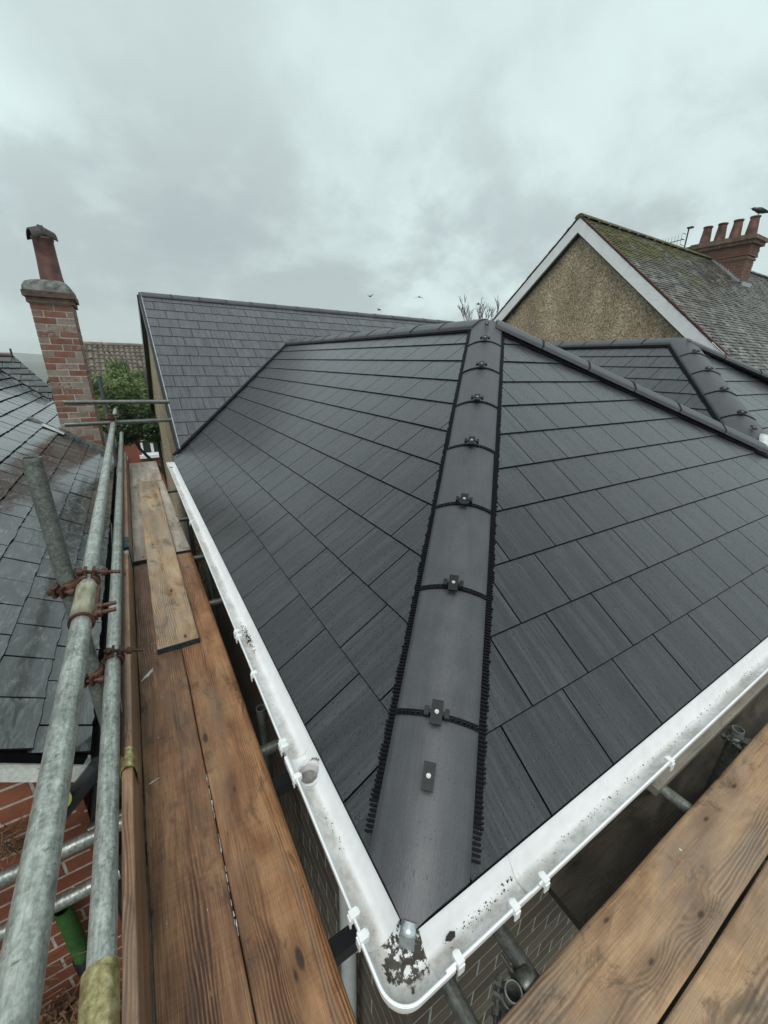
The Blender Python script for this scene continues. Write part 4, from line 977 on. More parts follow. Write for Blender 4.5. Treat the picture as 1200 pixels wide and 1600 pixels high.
tl = MB(); r3 = random.Random(6); gD = 0.1; nD = int(DL/gD); UD, VD = V3((1, 0, 0)), V3((0, cd, sd_)); ND = V3((0, -sd_, cd)); OD = V3((DX, DYR-DL*cd, DZR-DL*sd_))
for i in range(nD):
    sag = 0
    for k in range(0, 72):
        u0 = k*0.165-(0.0825 if i % 2 else 0); w_ = 0.161
        if u0 < 0: u0, w_ = 0, .079
        h_ = r3.uniform(.012, .024); rz = r3.uniform(-.004, .004)
        o_ = OD+UD*u0+VD*(i*gD+rz)+ND*0.002
        a_, b_, c_, d_ = o_+ND*h_, o_+UD*w_+ND*(h_+r3.uniform(-.003, .003)), o_+UD*w_+VD*(gD+.01)+ND*.004, o_+VD*(gD+.01)+ND*.004
        i0 = len(tl.v); tl.v += [tuple(p) for p in (a_, b_, c_, d_, o_, o_+UD*w_)]
        tl.f += [(i0, i0+1, i0+2, i0+3), (i0+4, i0+5, i0+1, i0), (i0+4, i0, i0+3), (i0+5, i0+2, i0+1)]; tl.sm += [False]*4; tl.u += [[(0, 0)]*4]*2+[[(0, 0)]*3]*2
D.part('clay_tiles', tl, M['mossy'], roofD, kind='stuff')
tl2 = MB()
for i in range(nD):
    o_ = V3((DX, DYR+DL*cd, DZR-DL*sd_))+V3((0, -cd, sd_))*(i*gD); n2_ = V3((0, sd_, cd)); v2_ = V3((0, -cd, sd_))
    tl2.obox(o_+n2_*.003, (DEPTH, 0, 0), v2_*gD, n2_*.014)
D.part('clay_tiles', tl2, M['mossy'], roofD, kind='stuff')
for sg in (-1, 1):
    vt = MB(); rz = random.Random(3)
    dirv = V3((0, sg*cd, -sd_)); nv_ = V3((0, sg*sd_, cd))
    for k in range(int(DL/.1)):
        vt.obox(V3((DX-.045+rz.uniform(-.006, .006), DYR, DZR))+dirv*(k*.1)+nv_*.0, (.06, 0, 0), dirv*.094, nv_*(.02+rz.uniform(0, .012)))
    D.part('verge_tiles', vt, M['redtile'], roofD, kind='stuff')
    bg = MB(); bg.obox(V3((DX-.03, DYR, DZR-.03)), (.05, 0, 0), dirv*DL, V3((0, 0, -.30))); 
    D.part('bargeboard', bg, M['white'])
    bs = MB(); bs.obox(V3((DX+.021, DYR, DZR-.335)), (.10, 0, 0), dirv*(DL-.2), V3((0, 0, -.03))); D.part('soffit', bs, M['fascia'])
rdg = MB()
for k in range(34):
    c = DX-.05+k*.45; arc = [(math.cos(math.pi*q/8)*.13, math.sin(math.pi*q/8)*.085) for q in range(9)]
    rdg.loft([[(c, DYR+x, DZR+y-.03) for x, y in arc], [(c+.44, DYR+x, DZR+y-.03) for x, y in arc]], closed=False)
    rdg.poly([(c, DYR+x, DZR+y-.03) for x, y in arc])
D.part('ridge_tiles', rdg, M['mossy'], roofD, kind='stuff')
ft = MB(); ft.box(DX+.02, DX+.118, 5.40, 5.46, 1.58, 1.66); ft.obox((DX+.03, 5.33, 1.70), (0, .16, -.10), (.03, 0, 0), (0, 0, .04)); D.part('wall_bracket', ft, M['soot'])
ft = MB(); ft.box(DX+.02, DX+.118, 9.26, 9.34, 1.50, 1.60); ft.obox((DX+.03, 9.2, 1.62), (0, .18, .0), (.03, 0, 0), (0, 0, .03)); D.part('wall_bracket', ft, M['soot'])
# its chimney
KX, KX2, KY0, KY1 = 16.9, 17.5, 6.42, 8.02
kc = MB(); kc.box(KX+.01, KX2-.01, KY0+.01, KY1-.01, 1.8, 3.72); chD = D.part('chimney', kc, M['mortar'], label='red brick stack with four clay pots')
bricks(D, chD, M['brickD'], '-y', KX, KX2, 2.1, 3.3, KY0, jit=.003); bricks(D, chD, M['brickD'], '-x', KY0+.03, KY1, 2.1, 3.3, KX, jit=.003)
bricks(D, chD, M['brickD'], '-y', KX-.05, KX2+.05, 3.39, 3.70, KY0-.05, jit=.002); bricks(D, chD, M['brickD'], '-x', KY0-.02, KY1+.05, 3.39, 3.70, KX-.05, jit=.002)
D.flush('brick', 300, 2.5)
kc = MB(); kc.box(KX-.03, KX2+.03, KY0-.03, KY1+.03, 3.31, 3.37); kc.box(KX-.04, KX2+.04, KY0-.04, KY1+.04, 3.40, 3.69); D.part('string_course', kc, M['brickD'], chD)
kc = MB(); kc.box(KX-.12, KX2+.12, KY0-.12, KY1+.12, 3.70, 3.80); kc.box(KX-.17, KX2+.17, KY0-.17, KY1+.17, 3.801, 3.90); kc.box(KX-.06, KX2+.06, KY0-.06, KY1+.06, 3.901, 3.96); D.part('capping', kc, M['capD'], chD)
for k in range(4):
    m = MB(); y_ = KY0+.18+k*(KY1-KY0-.36)/3; m.loft(rings_at((KX+.3, y_, 3.95), [(.155, 0), (.15, .1), (.118, .46), (.118, .5), (.135, .505), (.135, .54), (.10, .545), (.09, .3)], 16)); D.part('chimney_pot', m, M['terraD'], chD)
lf = MB(); rz = random.Random(4)
for k in range(12):
    y_ = KY0-.02+k*0.085; zs = DZR-(DYR-y_)*.835; 
    if y_ > DYR: break
    lf.poly([(KX-.012, y_, zs-.02), (KX-.012, y_+.09, zs+.055), (KX-.012, y_+.075, zs+.19), (KX-.012, y_+.03, zs+.12)][::-1])
lf.obox((KX-.08, KY0-.05, DZR-(DYR-KY0+.05)*.835+.02), (.075, 0, 0), V3((0, 1.0, .835)), (0, -.02, .03)); lf.box(KX-.08, KX2, KY0-.12, KY0-.003, 2.55, 2.66)
D.part('stepped_flashing', lf, M['lead'], chD)
# aerial
A_ = Thing('tv_aerial', 'thin television aerial on a short mast standing on the mossy roof ridge', 'aerial', (16.6, 8.2, 3.3))
m = MB(); m.tube((16.6, 8.14, 3.3), (16.6, 8.14, 4.42), .022, 8, hollow=False); m.box(16.5, 16.62, 8.0, 8.16, 4.40, 4.44); A_.part('mast', m, M['soot'])
m = MB(); m.tube((16.55, 8.2, 4.12), (16.55, 9.05, 4.08), .012, 6, hollow=False)
for k in range(8): m.tube((16.55, 8.28+k*.1, 4.12-.14), (16.55, 8.28+k*.1, 4.12+.14), .006, 5, hollow=False)
for q in (-.16, 0, .16): m.tube((16.45, 8.22, 4.12+q), (16.66, 8.22, 4.12+q), .010, 5, hollow=False)
A_.part('antenna', m, M['twig'])

# ------------------------------------------------------------------ brick house far behind the tree
F_ = Thing('brick_house', 'red brick house with white sash windows and brown pantiles behind the green tree', 'house', (0, 24, -6.2))
m = MB(); m.box(-1.8, 7, 22.3, 29, -6.2, -2.3); fw_ = F_.part('wall', m, M['brickH'])
m = MB(); m.poly([(-2.1, 21.9, -2.35), (7.3, 21.9, -2.35), (7.3, 26, 0.6), (-2.1, 26, 0.6)]); m.poly([(-2.1, 26, 0.6), (7.3, 26, 0.6), (7.3, 30, -2.35), (-2.1, 30, -2.35)]); rfH = F_.part('roof', m, M['soot'])
m = MB(); vh = V3((0, 4.1, 2.95)); Lh = vh.length; vh.normalize(); nh = V3((0, -vh.z, vh.y)); rz = random.Random(1)
for i in range(int(Lh/.30)+1):
    for k in range(0, 66):
        x0 = -7.3+k*.225; 
        if x0 < -2.12 or x0 > 4: continue
        o_ = V3((x0, 21.9, -2.35))+vh*(i*.30); h_ = rz.uniform(.05, .08)
        P_ = [o_+nh*.01, o_+V3((.06, 0, 0))+nh*h_, o_+V3((.15, 0, 0))+nh*h_, o_+V3((.21, 0, 0))+nh*.01]; Q_ = [p+vh*.31-nh*.035 for p in P_]
        m.loft([P_, Q_], closed=False, smooth=False); m.poly(P_+[o_+V3((.21, 0, -.02)), o_+V3((0, 0, -.02))])
F_.part('pantiles', m, M['pantile'], rfH, kind='stuff')
m = MB(); m.tube((-2.1, 26, .62), (7.3, 26, .62), .12, 10, hollow=False); F_.part('ridge_tiles', m, M['pantile'], rfH)
for (x0, x1) in ((0.02, 0.95), (-1.55, -0.72), (2.2, 3.1)):
    m = MB(); z0, z1 = -4.35, -2.9
    m.box(x0, x0+.09, 22.22, 22.30, z0, z1); m.box(x1-.09, x1, 22.22, 22.30, z0, z1); m.box(x0+.09, x1-.09, 22.22, 22.30, z1-.09, z1); m.box(x0+.09, x1-.09, 22.22, 22.30, z0, z0+.09); m.box((x0+x1)/2-.06, (x0+x1)/2+.06, 22.22, 22.30, z0+.09, z1-.09); m.box(x0+.09, x1-.09, 22.235, 22.29, (z0+z1)/2-.04, (z0+z1)/2+.04)
    wnd = F_.part('window', m, M['white'])
    m = MB(); m.box(x0+.09, x1-.09, 22.27, 22.285, z0+.09, z1-.09); F_.part('pane', m, M['glass'], wnd)
    m = MB(); m.box(x0-.12, x1+.12, 22.1, 22.31, z0-.15, z0); F_.part('sill', m, M['white'], wnd)

# ------------------------------------------------------------------ trees
def leaves(center_fn, n, size, seed, mb=None):
    r_ = random.Random(seed); mb = mb or MB()
    for k in range(n):
        p = center_fn(r_); s_ = size*r_.uniform(.6, 1.5); a = V3((r_.gauss(0, 1), r_.gauss(0, 1), r_.gauss(0, .6))).normalized(); b_ = a.orthogonal().normalized()
        b_ = (b_+a.cross(b_)*r_.uniform(-1, 1)).normalized()
        mb.poly([p-a*s_, p-b_*s_*.45, p+a*s_, p+b_*s_*.45], [(0, 0), (1, 0), (1, 1), (0, 1)])
    return mb
def clumps(cs, r_):
    c = r_.choice(cs); q = V3((r_.gauss(0, 1), r_.gauss(0, 1), r_.gauss(0, 1)))
    q.normalize(); q *= c[1]*(r_.random()**0.4); q.z *= .75
    return V3(c[0])+q
TRe = Thing('leafy_tree', 'green leafy tree between the old chimney and the pebbledashed gable', 'tree', (0.55, 11.6, -6.2))
rt_ = random.Random(12); cs = []
for k in range(90):
    y_ = rt_.uniform(11.8, 15.8); cs.append(((y_*rt_.uniform(-.105, .045), y_, y_*rt_.uniform(-.155, -.045)), rt_.uniform(.26, .5)))
cs = [c for c in cs if not (c[0][2]/c[0][1] > -.085 and c[0][0]/c[0][1] < -.06 and rt_.random() < .35)]
for k in range(7): cs.append(((rt_.uniform(-.7, .9), rt_.uniform(13.5, 15.5), rt_.uniform(-.8, -.25)), .32))
TRe.part('crown', leaves(lambda r_: clumps(cs, r_), 30000, .05, 5), M['leaf'], kind='stuff')
cs2 = [((rt_.uniform(-.55, .75), rt_.uniform(10.6, 12.2), rt_.uniform(-1.95, -1.3)), rt_.uniform(.16, .30)) for k in range(16)]
TRe.part('lower_branches', leaves(lambda r_: clumps(cs2, r_), 7000, .05, 6), M['leafd'], kind='stuff')
m = MB()
def limb(m, p, d, L_, r0, depth, r_, spread=.5, up=.1, minr=.004, seg=6):
    steps = 3; q = V3(p); d = V3(d).normalized(); rr0 = r0
    for k in range(steps):
        d2 = (d+V3((r_.uniform(-.18, .18), r_.uniform(-.18, .18), r_.uniform(-.05, .15)+up*.3))).normalized(); q2 = q+d2*L_/steps; r1 = rr0*.86
        m.tube(q, q2, rr0, seg, hollow=False, r2=r1, cap=False); q, d, rr0 = q2, d2, r1
        if depth > 0 and k > 0:
            for _ in range(r_.choice((1, 2))):
                dd = (d+V3((r_.uniform(-1, 1), r_.uniform(-1, 1), r_.uniform(-.2, .8)))*spread).normalized(); limb(m, q, dd, L_*r_.uniform(.5, .75), max(rr0*.6, minr), depth-1, r_, spread, up, minr, seg)
limb(m, (0.62, 11.3, -6.2), (-.02, .06, 1), 3.6, .11, 0, random.Random(1)); limb(m, (0.55, 11.6, -3.4), (-.25, .3, 1), 2.0, .07, 2, random.Random(5)); limb(m, (0.50, 11.5, -2.9), (-.6, .1, .7), 1.4, .05, 2, random.Random(6))
TRe.part('trunk', m, M['bark'])
TB = Thing('bare_tree', 'leafless twiggy tree top showing above the ridge beside the white bargeboard', 'tree', (19.0, 20.3, -6.2))
m = MB(); rb_ = random.Random(21); m.tube((19.0, 20.2, -6.2), (19.0, 20.2, 1.0), .16, 8, hollow=False, r2=.11)
for k, (dx, dy) in enumerate(((-.42, .22), (.34, -.18), (-.1, .05), (.55, -.4), (-.7, .55), (.12, -.1))):
    limb(m, (19.0, 20.2, 1.0+.1*k), (dx*1.1, dy*1.1, 1), 1.2, .045, 3, rb_, .75, .2, .014, 5)
TB.part('trunk', m, M['twig'])
TH_ = Thing('dark_bush', 'small dark evergreen bush just left of the chimney below the hill', 'bush', (-2.2, 19.5, -6.2))
cs3 = [((-2.12+rt_.uniform(-.3, .25), 19.5+rt_.uniform(-.4, .4), rt_.uniform(-1.6, -.78)), .28) for k in range(10)]
TH_.part('crown', leaves(lambda r_: clumps(cs3, r_), 2500, .05, 8), M['leafd'], kind='stuff'); m = MB(); m.tube((-2.2, 19.5, -6.2), (-2.2, 19.5, -1.4), .08, 8, hollow=False); TH_.part('trunk', m, M['bark'])

# ------------------------------------------------------------------ scaffold: boards
def board(x0, x1, y0, y1, ztop, th=0.038, ch=0.003, along='y', seed=0, warp=0.0015, round_r=0.0, dz=0.0, dx=0.0, n=14):
    """plank with eased edges; returns MB"""
    r_ = random.Random(seed); m = MB(); rings = []; uvs = []
    a0, a1, b0, b1 = (y0, y1, x0, x1) if along == 'y' else (x0, x1, y0, y1)
    rr2 = max(round_r, ch)
    P = [(b0+ch, -th), (b0, -th+ch), (b0, -ch), (b0+ch, 0), ((b0*3+b1)/4, .0008), ((b0+b1)/2, .0012), (b1-rr2*2.2, 0.0006), (b1-rr2, -rr2*.25), (b1-rr2*.3, -rr2*.75), (b1, -rr2*1.5), (b1, -th+ch), (b1-ch, -th)]
    vl = [0]
    for j in range(1, len(P)+1): vl.append(vl[-1]+math.hypot(P[j % len(P)][0]-P[j-1][0], P[j % len(P)][1]-P[j-1][1]))
    for k in range(n+1):
        f_ = k/n; a = a0+(a1-a0)*f_; wz = r_.uniform(-warp, warp); wx = r_.uniform(-warp, warp)*.8
        ring = [(b+wx*(1 if b < (b0+b1)/2 else .6)+dx*f_, a, ztop+z+wz+dz*f_) if along == 'y' else (a, b+wx+dx*f_, ztop+z+wz+dz*f_) for b, z in P]
        if along == 'y': ring = ring
        rings.append(ring); uvs.append([(a, vl[j]) for j in range(len(P))])
    # avoid the uv seam by giving the closing face its own strip
    N = len(P); i0 = len(m.v)
    for r in rings: m.v += [tuple(p) for p in r]
    for k in range(n):
        for j in range(N):
            j2 = (j+1) % N; m.f.append((i0+k*N+j, i0+k*N+j2, i0+(k+1)*N+j2, i0+(k+1)*N+j)); m.sm.append(False)
            m.u.append([(uvs[k][j][0], vl[j]), (uvs[k][j][0], vl[j+1]), (uvs[k+1][j][0], vl[j+1]), (uvs[k+1][j][0], vl[j])])
    for k in (0, n): m.poly(rings[k], [(p[0 if along == 'y' else 1]*0.2, p[2]*3) for p in rings[k]])
    return m
def put_board(args, mat, label, bands=(), group='scaffold boards underfoot', **kw):
    x0, x1, y0, y1, zt = args; al = kw.get('along', 'y')
    T = Thing('scaffold_board', label, 'board', ((x0+x1)/2, (y0+y1)/2, zt-.038), group)
    T.part('plank', board(*args, **kw), mat)
    for (pos, bm) in bands:
        m = MB()
        if al == 'y':
            m.box(x0-.0015, x1+.0015, pos-.002, pos+.001, zt-.039, zt-.002); m.box(x0-.002, x1+.002, pos-.002, pos+.03, zt-.0405, zt-.0385); m.box(x0-.003, x0-.001, pos, pos+.03, zt-.038, zt-.003); m.box(x1+.001, x1+.003, pos, pos+.03, zt-.038, zt-.003)
        T.part('end_band', m, bm)
    return T
BZ = -1.607
put_board((-0.209, 0.0125, 0.20, 3.56, BZ), M['brown_board2'], 'long wet brown board with pale paint splashes, nearest the toe board', seed=1)
put_board((0.0165, 0.241, 0.20, 3.63, BZ), M['brown_board'], 'long orange brown knotty board with a rounded worn edge beside the gutter', seed=2, round_r=0.012)
put_board((-0.107, 0.115, 2.27, 6.17, BZ+.039), M['pale_board'], 'pale board lapped over the others with a blue grey end band', bands=((2.27, M['blue']),), seed=3)
put_board((-0.205, -0.012+.03, 3.66, 7.60, BZ), M['grey_board'], 'bleached white splashed board running to the far end by the toe board', bands=((3.66, M['soot']),), seed=4)
put_board((0.022, 0.238, 3.69, 6.28, BZ), M['grey_board'], 'narrow showing weathered board under the right edge of the pale lapped board', bands=((3.69, M['soot']),), seed=5, dx=-.04)
put_board((-0.005, 0.19, 6.30, 7.62, BZ), M['grey_board'], 'short bleached board at the far end of the walkway near the tree', seed=6)
RB = BZ
put_board((-0.60, 2.9, 0.052, 0.272, RB), M['right_board'], 'muddy brown board nearest the white gutter at lower right with a notched edge', along='x', seed=7, round_r=.006, warp=.002)
put_board((-0.62, 2.9, -0.176, 0.044, RB), M['right_board'], 'second muddy board at lower right beyond the dark gap', along='x', seed=8, warp=.002)
put_board((-0.62, 2.9, -0.405, -0.182, RB), M['right_board'], 'outermost muddy board at the bottom right corner of the platform', along='x', seed=9, warp=.002)
tb_ = Thing('toe_board', 'upright wooden toe board along the left edge of the walkway', 'board', (-.22, 2, BZ), 'toe boards')
m = MB()
def vboard(y0, y1, x0, x1, z0, z1, seed):
    b_ = board(z0, z1, y0, y1, 0, th=(x1-x0), seed=seed, n=10)
    q = MB(); q.v = [(x1+z_, y_, x_) for x_, y_, z_ in b_.v]; q.f = [tuple(reversed(f)) for f in b_.f]; q.u = [list(reversed(u_)) for u_ in b_.u]; q.sm = b_.sm; return q
tb_.part('plank', vboard(0.15, 3.42, -.247, -.213, BZ-.01, BZ+.205, 3), M['toe_board'])
bb_ = MB(); bb_.box(-.2495, -.2105, 3.36, 3.424, BZ+.04, BZ+.2085); tb_.part('end_band', bb_, M['bright'])
tb2 = Thing('toe_board', 'further upright toe board with a blue metal end strap', 'board', (-.22, 5.4, BZ), 'toe boards')
tb2.part('plank', vboard(3.52, 7.55, -.243, -.209, BZ-.01, BZ+.205, 4), M['toe_board'])
bb_ = MB(); bb_.box(-.2455, -.2065, 3.50, 3.72, BZ+.02, BZ+.2085); tb2.part('end_band', bb_, M['blue'])
# toe board clip
tcl = Thing('toe_board_clip', 'curved brassy clip hooked over the near toe board', 'clip', (-.23, 1.40, BZ))
m = MB(); arc = [(math.cos(a), math.sin(a)) for a in [math.pi*k/10 for k in range(11)]]
ro = [(-.230-.026*x, BZ+.205+.026*y-.008) for x, y in arc]; ro = [(-.256, BZ+.03)]+[(-.230+.026*(-x), BZ+.197+.026*y) for x, y in reversed(arc)][::-1]+[(-.204, BZ+.12)]
m.loft([[(x, y, z) for x, z in ro] for y in (1.355, 1.445)], closed=False); m.loft([[(x+(.003 if x < -.23 else -.003), y, z-.003) for x, z in reversed(ro)] for y in (1.355, 1.445)], closed=False)
for y in (1.355, 1.445):
    for j in range(len(ro)-1): m.poly([(ro[j][0], y, ro[j][1]), (ro[j+1][0], y, ro[j+1][1]), (ro[j+1][0]+(.003 if ro[j+1][0] < -.23 else -.003), y, ro[j+1][1]-.003), (ro[j][0]+(.003 if ro[j][0] < -.23 else -.003), y, ro[j][1]-.003)])
tcl.part('hook', m, M['brass']); m = MB(); m.tube((-.258, 1.40, BZ+.17), (-.285, 1.40, BZ+.17), .01, 8, hollow=False); tcl.part('bolt', m, M['rust'])
# white splash of plaster on a board
for (cx, cy, L_, seed_, lab, ang) in ((-.165, 2.12, .055, 1, 'thin smear of white plaster on the board beside the rusty coupler', .9), (-.175, 1.44, .022, 2, 'small torn fleck of white plaster beside the brassy clip', .3)):
    m = MB(); r_ = random.Random(seed_); pts = []
    for k in range(14):
        a = 2*math.pi*k/14; rr0 = r_.uniform(.6, 1.15); x = math.cos(a)*L_*rr0; y = math.sin(a)*L_*.20*rr0; pts.append((cx+x*math.cos(ang)-y*math.sin(ang), cy+x*math.sin(ang)+y*math.cos(ang)))
    m.loft([[(x, y, BZ+.003) for x, y in pts], [(cx+(x-cx)*.8, cy+(y-cy)*.8, BZ+.0065) for x, y in pts]], cap=True); single('plaster_fleck', m, M['leadw'], lab, 'plaster', 'plaster splashes')

pl_ = MB(); r_ = random.Random(77)
for k in range(34):
    y_ = .78+.62*r_.random()**1.2; x_ = .0128+r_.gauss(0, .0012); l_ = r_.uniform(.006, .03); w_ = r_.uniform(.0006, .0022)
    pl_.loft([[(x_-w_, y_, BZ+.0012), (x_+w_*.4, y_+r_.uniform(-.002, .002), BZ+.0012), (x_+w_*.5, y_+l_, BZ+.0012), (x_-w_*.8, y_+l_*.9, BZ+.0012)], [(x_-w_*.7, y_, BZ+.0032), (x_+w_*.3, y_, BZ+.0032), (x_+w_*.3, y_+l_*.9, BZ+.0032), (x_-w_*.6, y_+l_*.85, BZ+.0032)]], cap=True)
for k in range(46):
    x_, y_ = r_.choice(((r_.uniform(-.2, 0), r_.uniform(.4, 3.4)), (r_.gauss(-.12, .03), r_.gauss(2.35, .12)), (r_.uniform(.3, 2.2), r_.uniform(-.3, .25)))); s_ = r_.uniform(.001, .0035)
    a_ = r_.uniform(0, 3.1); u_ = V3((math.cos(a_), math.sin(a_), 0))*s_*r_.uniform(1, 3); pl_.obox(V3((x_, y_, BZ+.001)), u_, u_.orthogonal().normalized()*s_, V3((0, 0, .002)))
single('paint_specks', pl_, M['leadw'], 'white paint drips along the joint and specks on the brown boards', 'paint')['kind'] = 'stuff'

# ------------------------------------------------------------------ scaffold: tubes and couplers
R48 = 0.0242
def tube_thing(p0, p1, mat, label, group='scaffold tubes', r=R48, cuts=1):
    m = MB(); m.tube(p0, p1, r, 28, cuts=cuts); return single('scaffold_tube', m, mat, label, 'scaffold tube', group, loc=V3(p0 if p0[2] <= p1[2] else p1))
tube_thing((-0.232, -0.45, -0.700), (-0.221, 1.335, -0.700), M['galv'], 'thick mottled guard rail tube nearest the camera at lower left')
tube_thing((-0.221, 1.345, -0.700), (-0.222, 7.05, -0.700), M['bright'], 'bright upper guard rail tube running from the painted sleeve towards the tree')
tube_thing((-0.222, -0.40, -1.058), (-0.218, 0.572, -1.058), M['galvmid'], 'lower guard rail stub at the bottom edge below the brassy sleeve')
tube_thing((-0.218, 0.576, -1.058), (-0.208, 7.2, -1.055), M['galv'], 'thinner lower guard rail tube beside the toe board')
tube_thing((-0.275, 1.50, -6.1), (-0.275, 1.50, -0.275), M['olive'], 'dull green grey upright tube with an open top in front of the old slates')
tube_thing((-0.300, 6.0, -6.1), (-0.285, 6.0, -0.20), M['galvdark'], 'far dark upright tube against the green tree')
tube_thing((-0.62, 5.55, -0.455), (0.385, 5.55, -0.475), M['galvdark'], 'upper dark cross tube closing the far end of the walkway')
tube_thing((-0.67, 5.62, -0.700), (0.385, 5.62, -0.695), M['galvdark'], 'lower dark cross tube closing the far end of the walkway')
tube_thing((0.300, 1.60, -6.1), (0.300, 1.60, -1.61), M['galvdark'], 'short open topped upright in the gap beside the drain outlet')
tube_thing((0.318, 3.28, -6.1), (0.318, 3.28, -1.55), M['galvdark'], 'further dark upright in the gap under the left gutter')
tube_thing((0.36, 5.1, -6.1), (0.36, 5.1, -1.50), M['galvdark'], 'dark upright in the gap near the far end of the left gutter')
TRZ = BZ-.038-R48-.002
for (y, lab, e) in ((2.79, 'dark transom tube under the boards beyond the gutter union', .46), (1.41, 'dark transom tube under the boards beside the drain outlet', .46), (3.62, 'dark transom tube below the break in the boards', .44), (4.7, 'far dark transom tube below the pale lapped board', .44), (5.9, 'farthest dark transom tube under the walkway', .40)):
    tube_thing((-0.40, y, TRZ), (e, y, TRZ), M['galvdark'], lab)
for (y, lab) in ((1.215, 'flat black board bearer beside the drain outlet'), (0.635, 'flat black board bearer in front of the white downpipe')):
    m = MB(); m.box(-.30, .46, y-.024, y+.024, TRZ-.028, TRZ+.026); single('board_bearer', m, M['fascia'], lab, 'scaffold bearer', 'board bearers')
tube_thing((0.505, 0.52, TRZ), (0.515, -0.62, TRZ), M['galvdark'], 'dark transom tube coming out below the gutter corner')
tube_thing((0.722, 0.52, TRZ), (0.722, -0.62, TRZ), M['galvdark'], 'grey transom tube crossing the brickwork right of the gutter corner')
tube_thing((1.655, 0.52, TRZ), (1.705, -0.62, TRZ), M['galvmid'], 'grey transom tube under the end of the inner board')
tube_thing((0.635, 0.288, -6.1), (0.635, 0.288, -1.615), M['galvmid'], 'open topped upright poking up beside the lower right boards')
tube_thing((2.225, 0.325, -6.1), (2.225, 0.325, -1.60), M['galvmid'], 'open topped upright at the right edge of the picture below the gutter')
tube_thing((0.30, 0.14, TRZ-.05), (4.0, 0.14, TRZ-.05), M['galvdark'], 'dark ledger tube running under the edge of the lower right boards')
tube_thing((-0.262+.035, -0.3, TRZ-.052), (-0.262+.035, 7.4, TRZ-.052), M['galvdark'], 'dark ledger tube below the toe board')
tube_thing((-1.6, 1.36, -1.645), (-.05, 1.36, -1.65), M['galvmid'], 'upper of two slanting grey tubes crossing behind the guard rails')
tube_thing((-1.9, 1.36, -1.895), (-.05, 1.36, -1.895), M['galvmid'], 'lower of two slanting grey tubes crossing behind the guard rails')
gt = MB(); gt.tube((-.545, 1.405, -6.1), (-.545, 1.405, -1.99), .030, 20); gts = single('painted_tube', gt, M['green'], 'bright green painted tube standing against the orange brick wall', 'scaffold tube', None)
m = MB(); m.tube((-.545, 1.405, -2.40), (-.545, 1.405, -2.32), .036, 20, hollow=False); single('tube_collar', m, M['fascia'], 'black collar around the green painted tube', 'collar')
m = MB(); m.tube((-.40, 1.30, -1.36), (-.47, 1.33, -1.40), .026, 12, hollow=False); single('pipe_offcut', m, M['lime'], 'lime yellow plastic sleeve tied beside the black pipe', 'sleeve')
m = MB(); m.tube((-.52, 1.36, -1.56), (-.30, 1.36, -1.33), .030, 14, hollow=False); single('slanting_pipe', m, M['fascia'], 'black slanting pipe under the old roof corner', 'pipe')

def coupler(c, ax1, off, ax2, bolt1, bolt2, label, r=R48, mat=None):
    """double coupler: collar 1 round tube axis ax1 at c, collar 2 round tube axis ax2 at c+off, eye bolts and nuts"""
    mat = mat or M['rust']; T = Thing('scaffold_coupler', label, 'coupler', c, 'rusty scaffold couplers')
    for (cc, ax, bd) in ((V3(c), V3(ax1).normalized(), V3(bolt1).normalized()), (V3(c)+V3(off), V3(ax2).normalized(), V3(bolt2).normalized())):
        m = MB(); s1 = ax.cross(bd).normalized(); rings = []
        for k in range(25):
            a = 2*math.pi*k/24*0.93+.22; dv_ = bd*math.cos(a)+s1*math.sin(a); wdt = .028 if 6 < k < 19 else .022
            rings.append([cc+dv_*(r+.001)-ax*wdt, cc+dv_*(r+.008)-ax*wdt*.85, cc+dv_*(r+.0105), cc+dv_*(r+.008)+ax*wdt*.85, cc+dv_*(r+.001)+ax*wdt])
        m.loft(rings, cap=True)
        for sg in (0.45, -0.45):
            dl = (bd*math.cos(sg)+s1*math.sin(sg)); m.obox(cc+dl*(r+.002)-ax*.017-s1*.004, ax*.034, s1*.009, bd*.026)
        T.part('collar', m, mat)
        m = MB(); b0 = cc+bd*(r+.012)+s1*.032; ln = .105
        m.tube(b0-s1*.07, b0+s1*(ln-.05), .0062, 10, hollow=False); T.part('bolt', m, mat)
        m = MB(); m.tube(b0+s1*.002, b0+s1*.018, .0135, 6, hollow=False); T.part('nut', m, mat)
        m = MB(); m.tube(b0-s1*.064, b0-s1*.050, .0125, 6, hollow=False); T.part('bolt_head', m, mat)
    m = MB(); mid = V3(c)+V3(off)*.5; o_ = V3(off).normalized(); s2 = o_.orthogonal().normalized(); s3 = o_.cross(s2)
    m.obox(mid-o_*.006-s2*.02-s3*.02, o_*.012, s2*.04, s3*.04); T.part('centre_plate', m, mat); return T
coupler((-.275, 1.50, -.700), (0, 0, 1), (.054, 0, 0), (0, 1, 0), (-.5, -.86, 0), (.25, 0, 1), 'rusty coupler joining the upper guard rail to the olive upright')
coupler((-.275, 1.50, -1.058), (0, 0, 1), (.062, 0.05, 0), (0, 1, 0), (-.3, -.9, 0), (.35, 0, 1), 'rusty coupler joining the lower guard rail to the olive upright')
coupler((-.292, 6.0, -.700), (0, 0, 1), (.056, 0, 0), (0, 1, 0), (-1, 0, 0), (0, 0, 1), 'far coupler on the upper guard rail by the tree')
coupler((-.222, 5.55, -.640), (0, 1, 0), (0, 0, .0), (1, 0, 0), (0, 0, 1), (0, 0, 1), 'coupler tying the lower cross tube to the upper guard rail')
coupler((0.635, 0.288, -1.66), (0, 0, 1), (.06, 0, 0), (1, 0, 0), (-.6, .8, 0), (0, 0, -1), 'dull coupler on the open topped upright beside the lower right boards', mat=M['galvdark'])
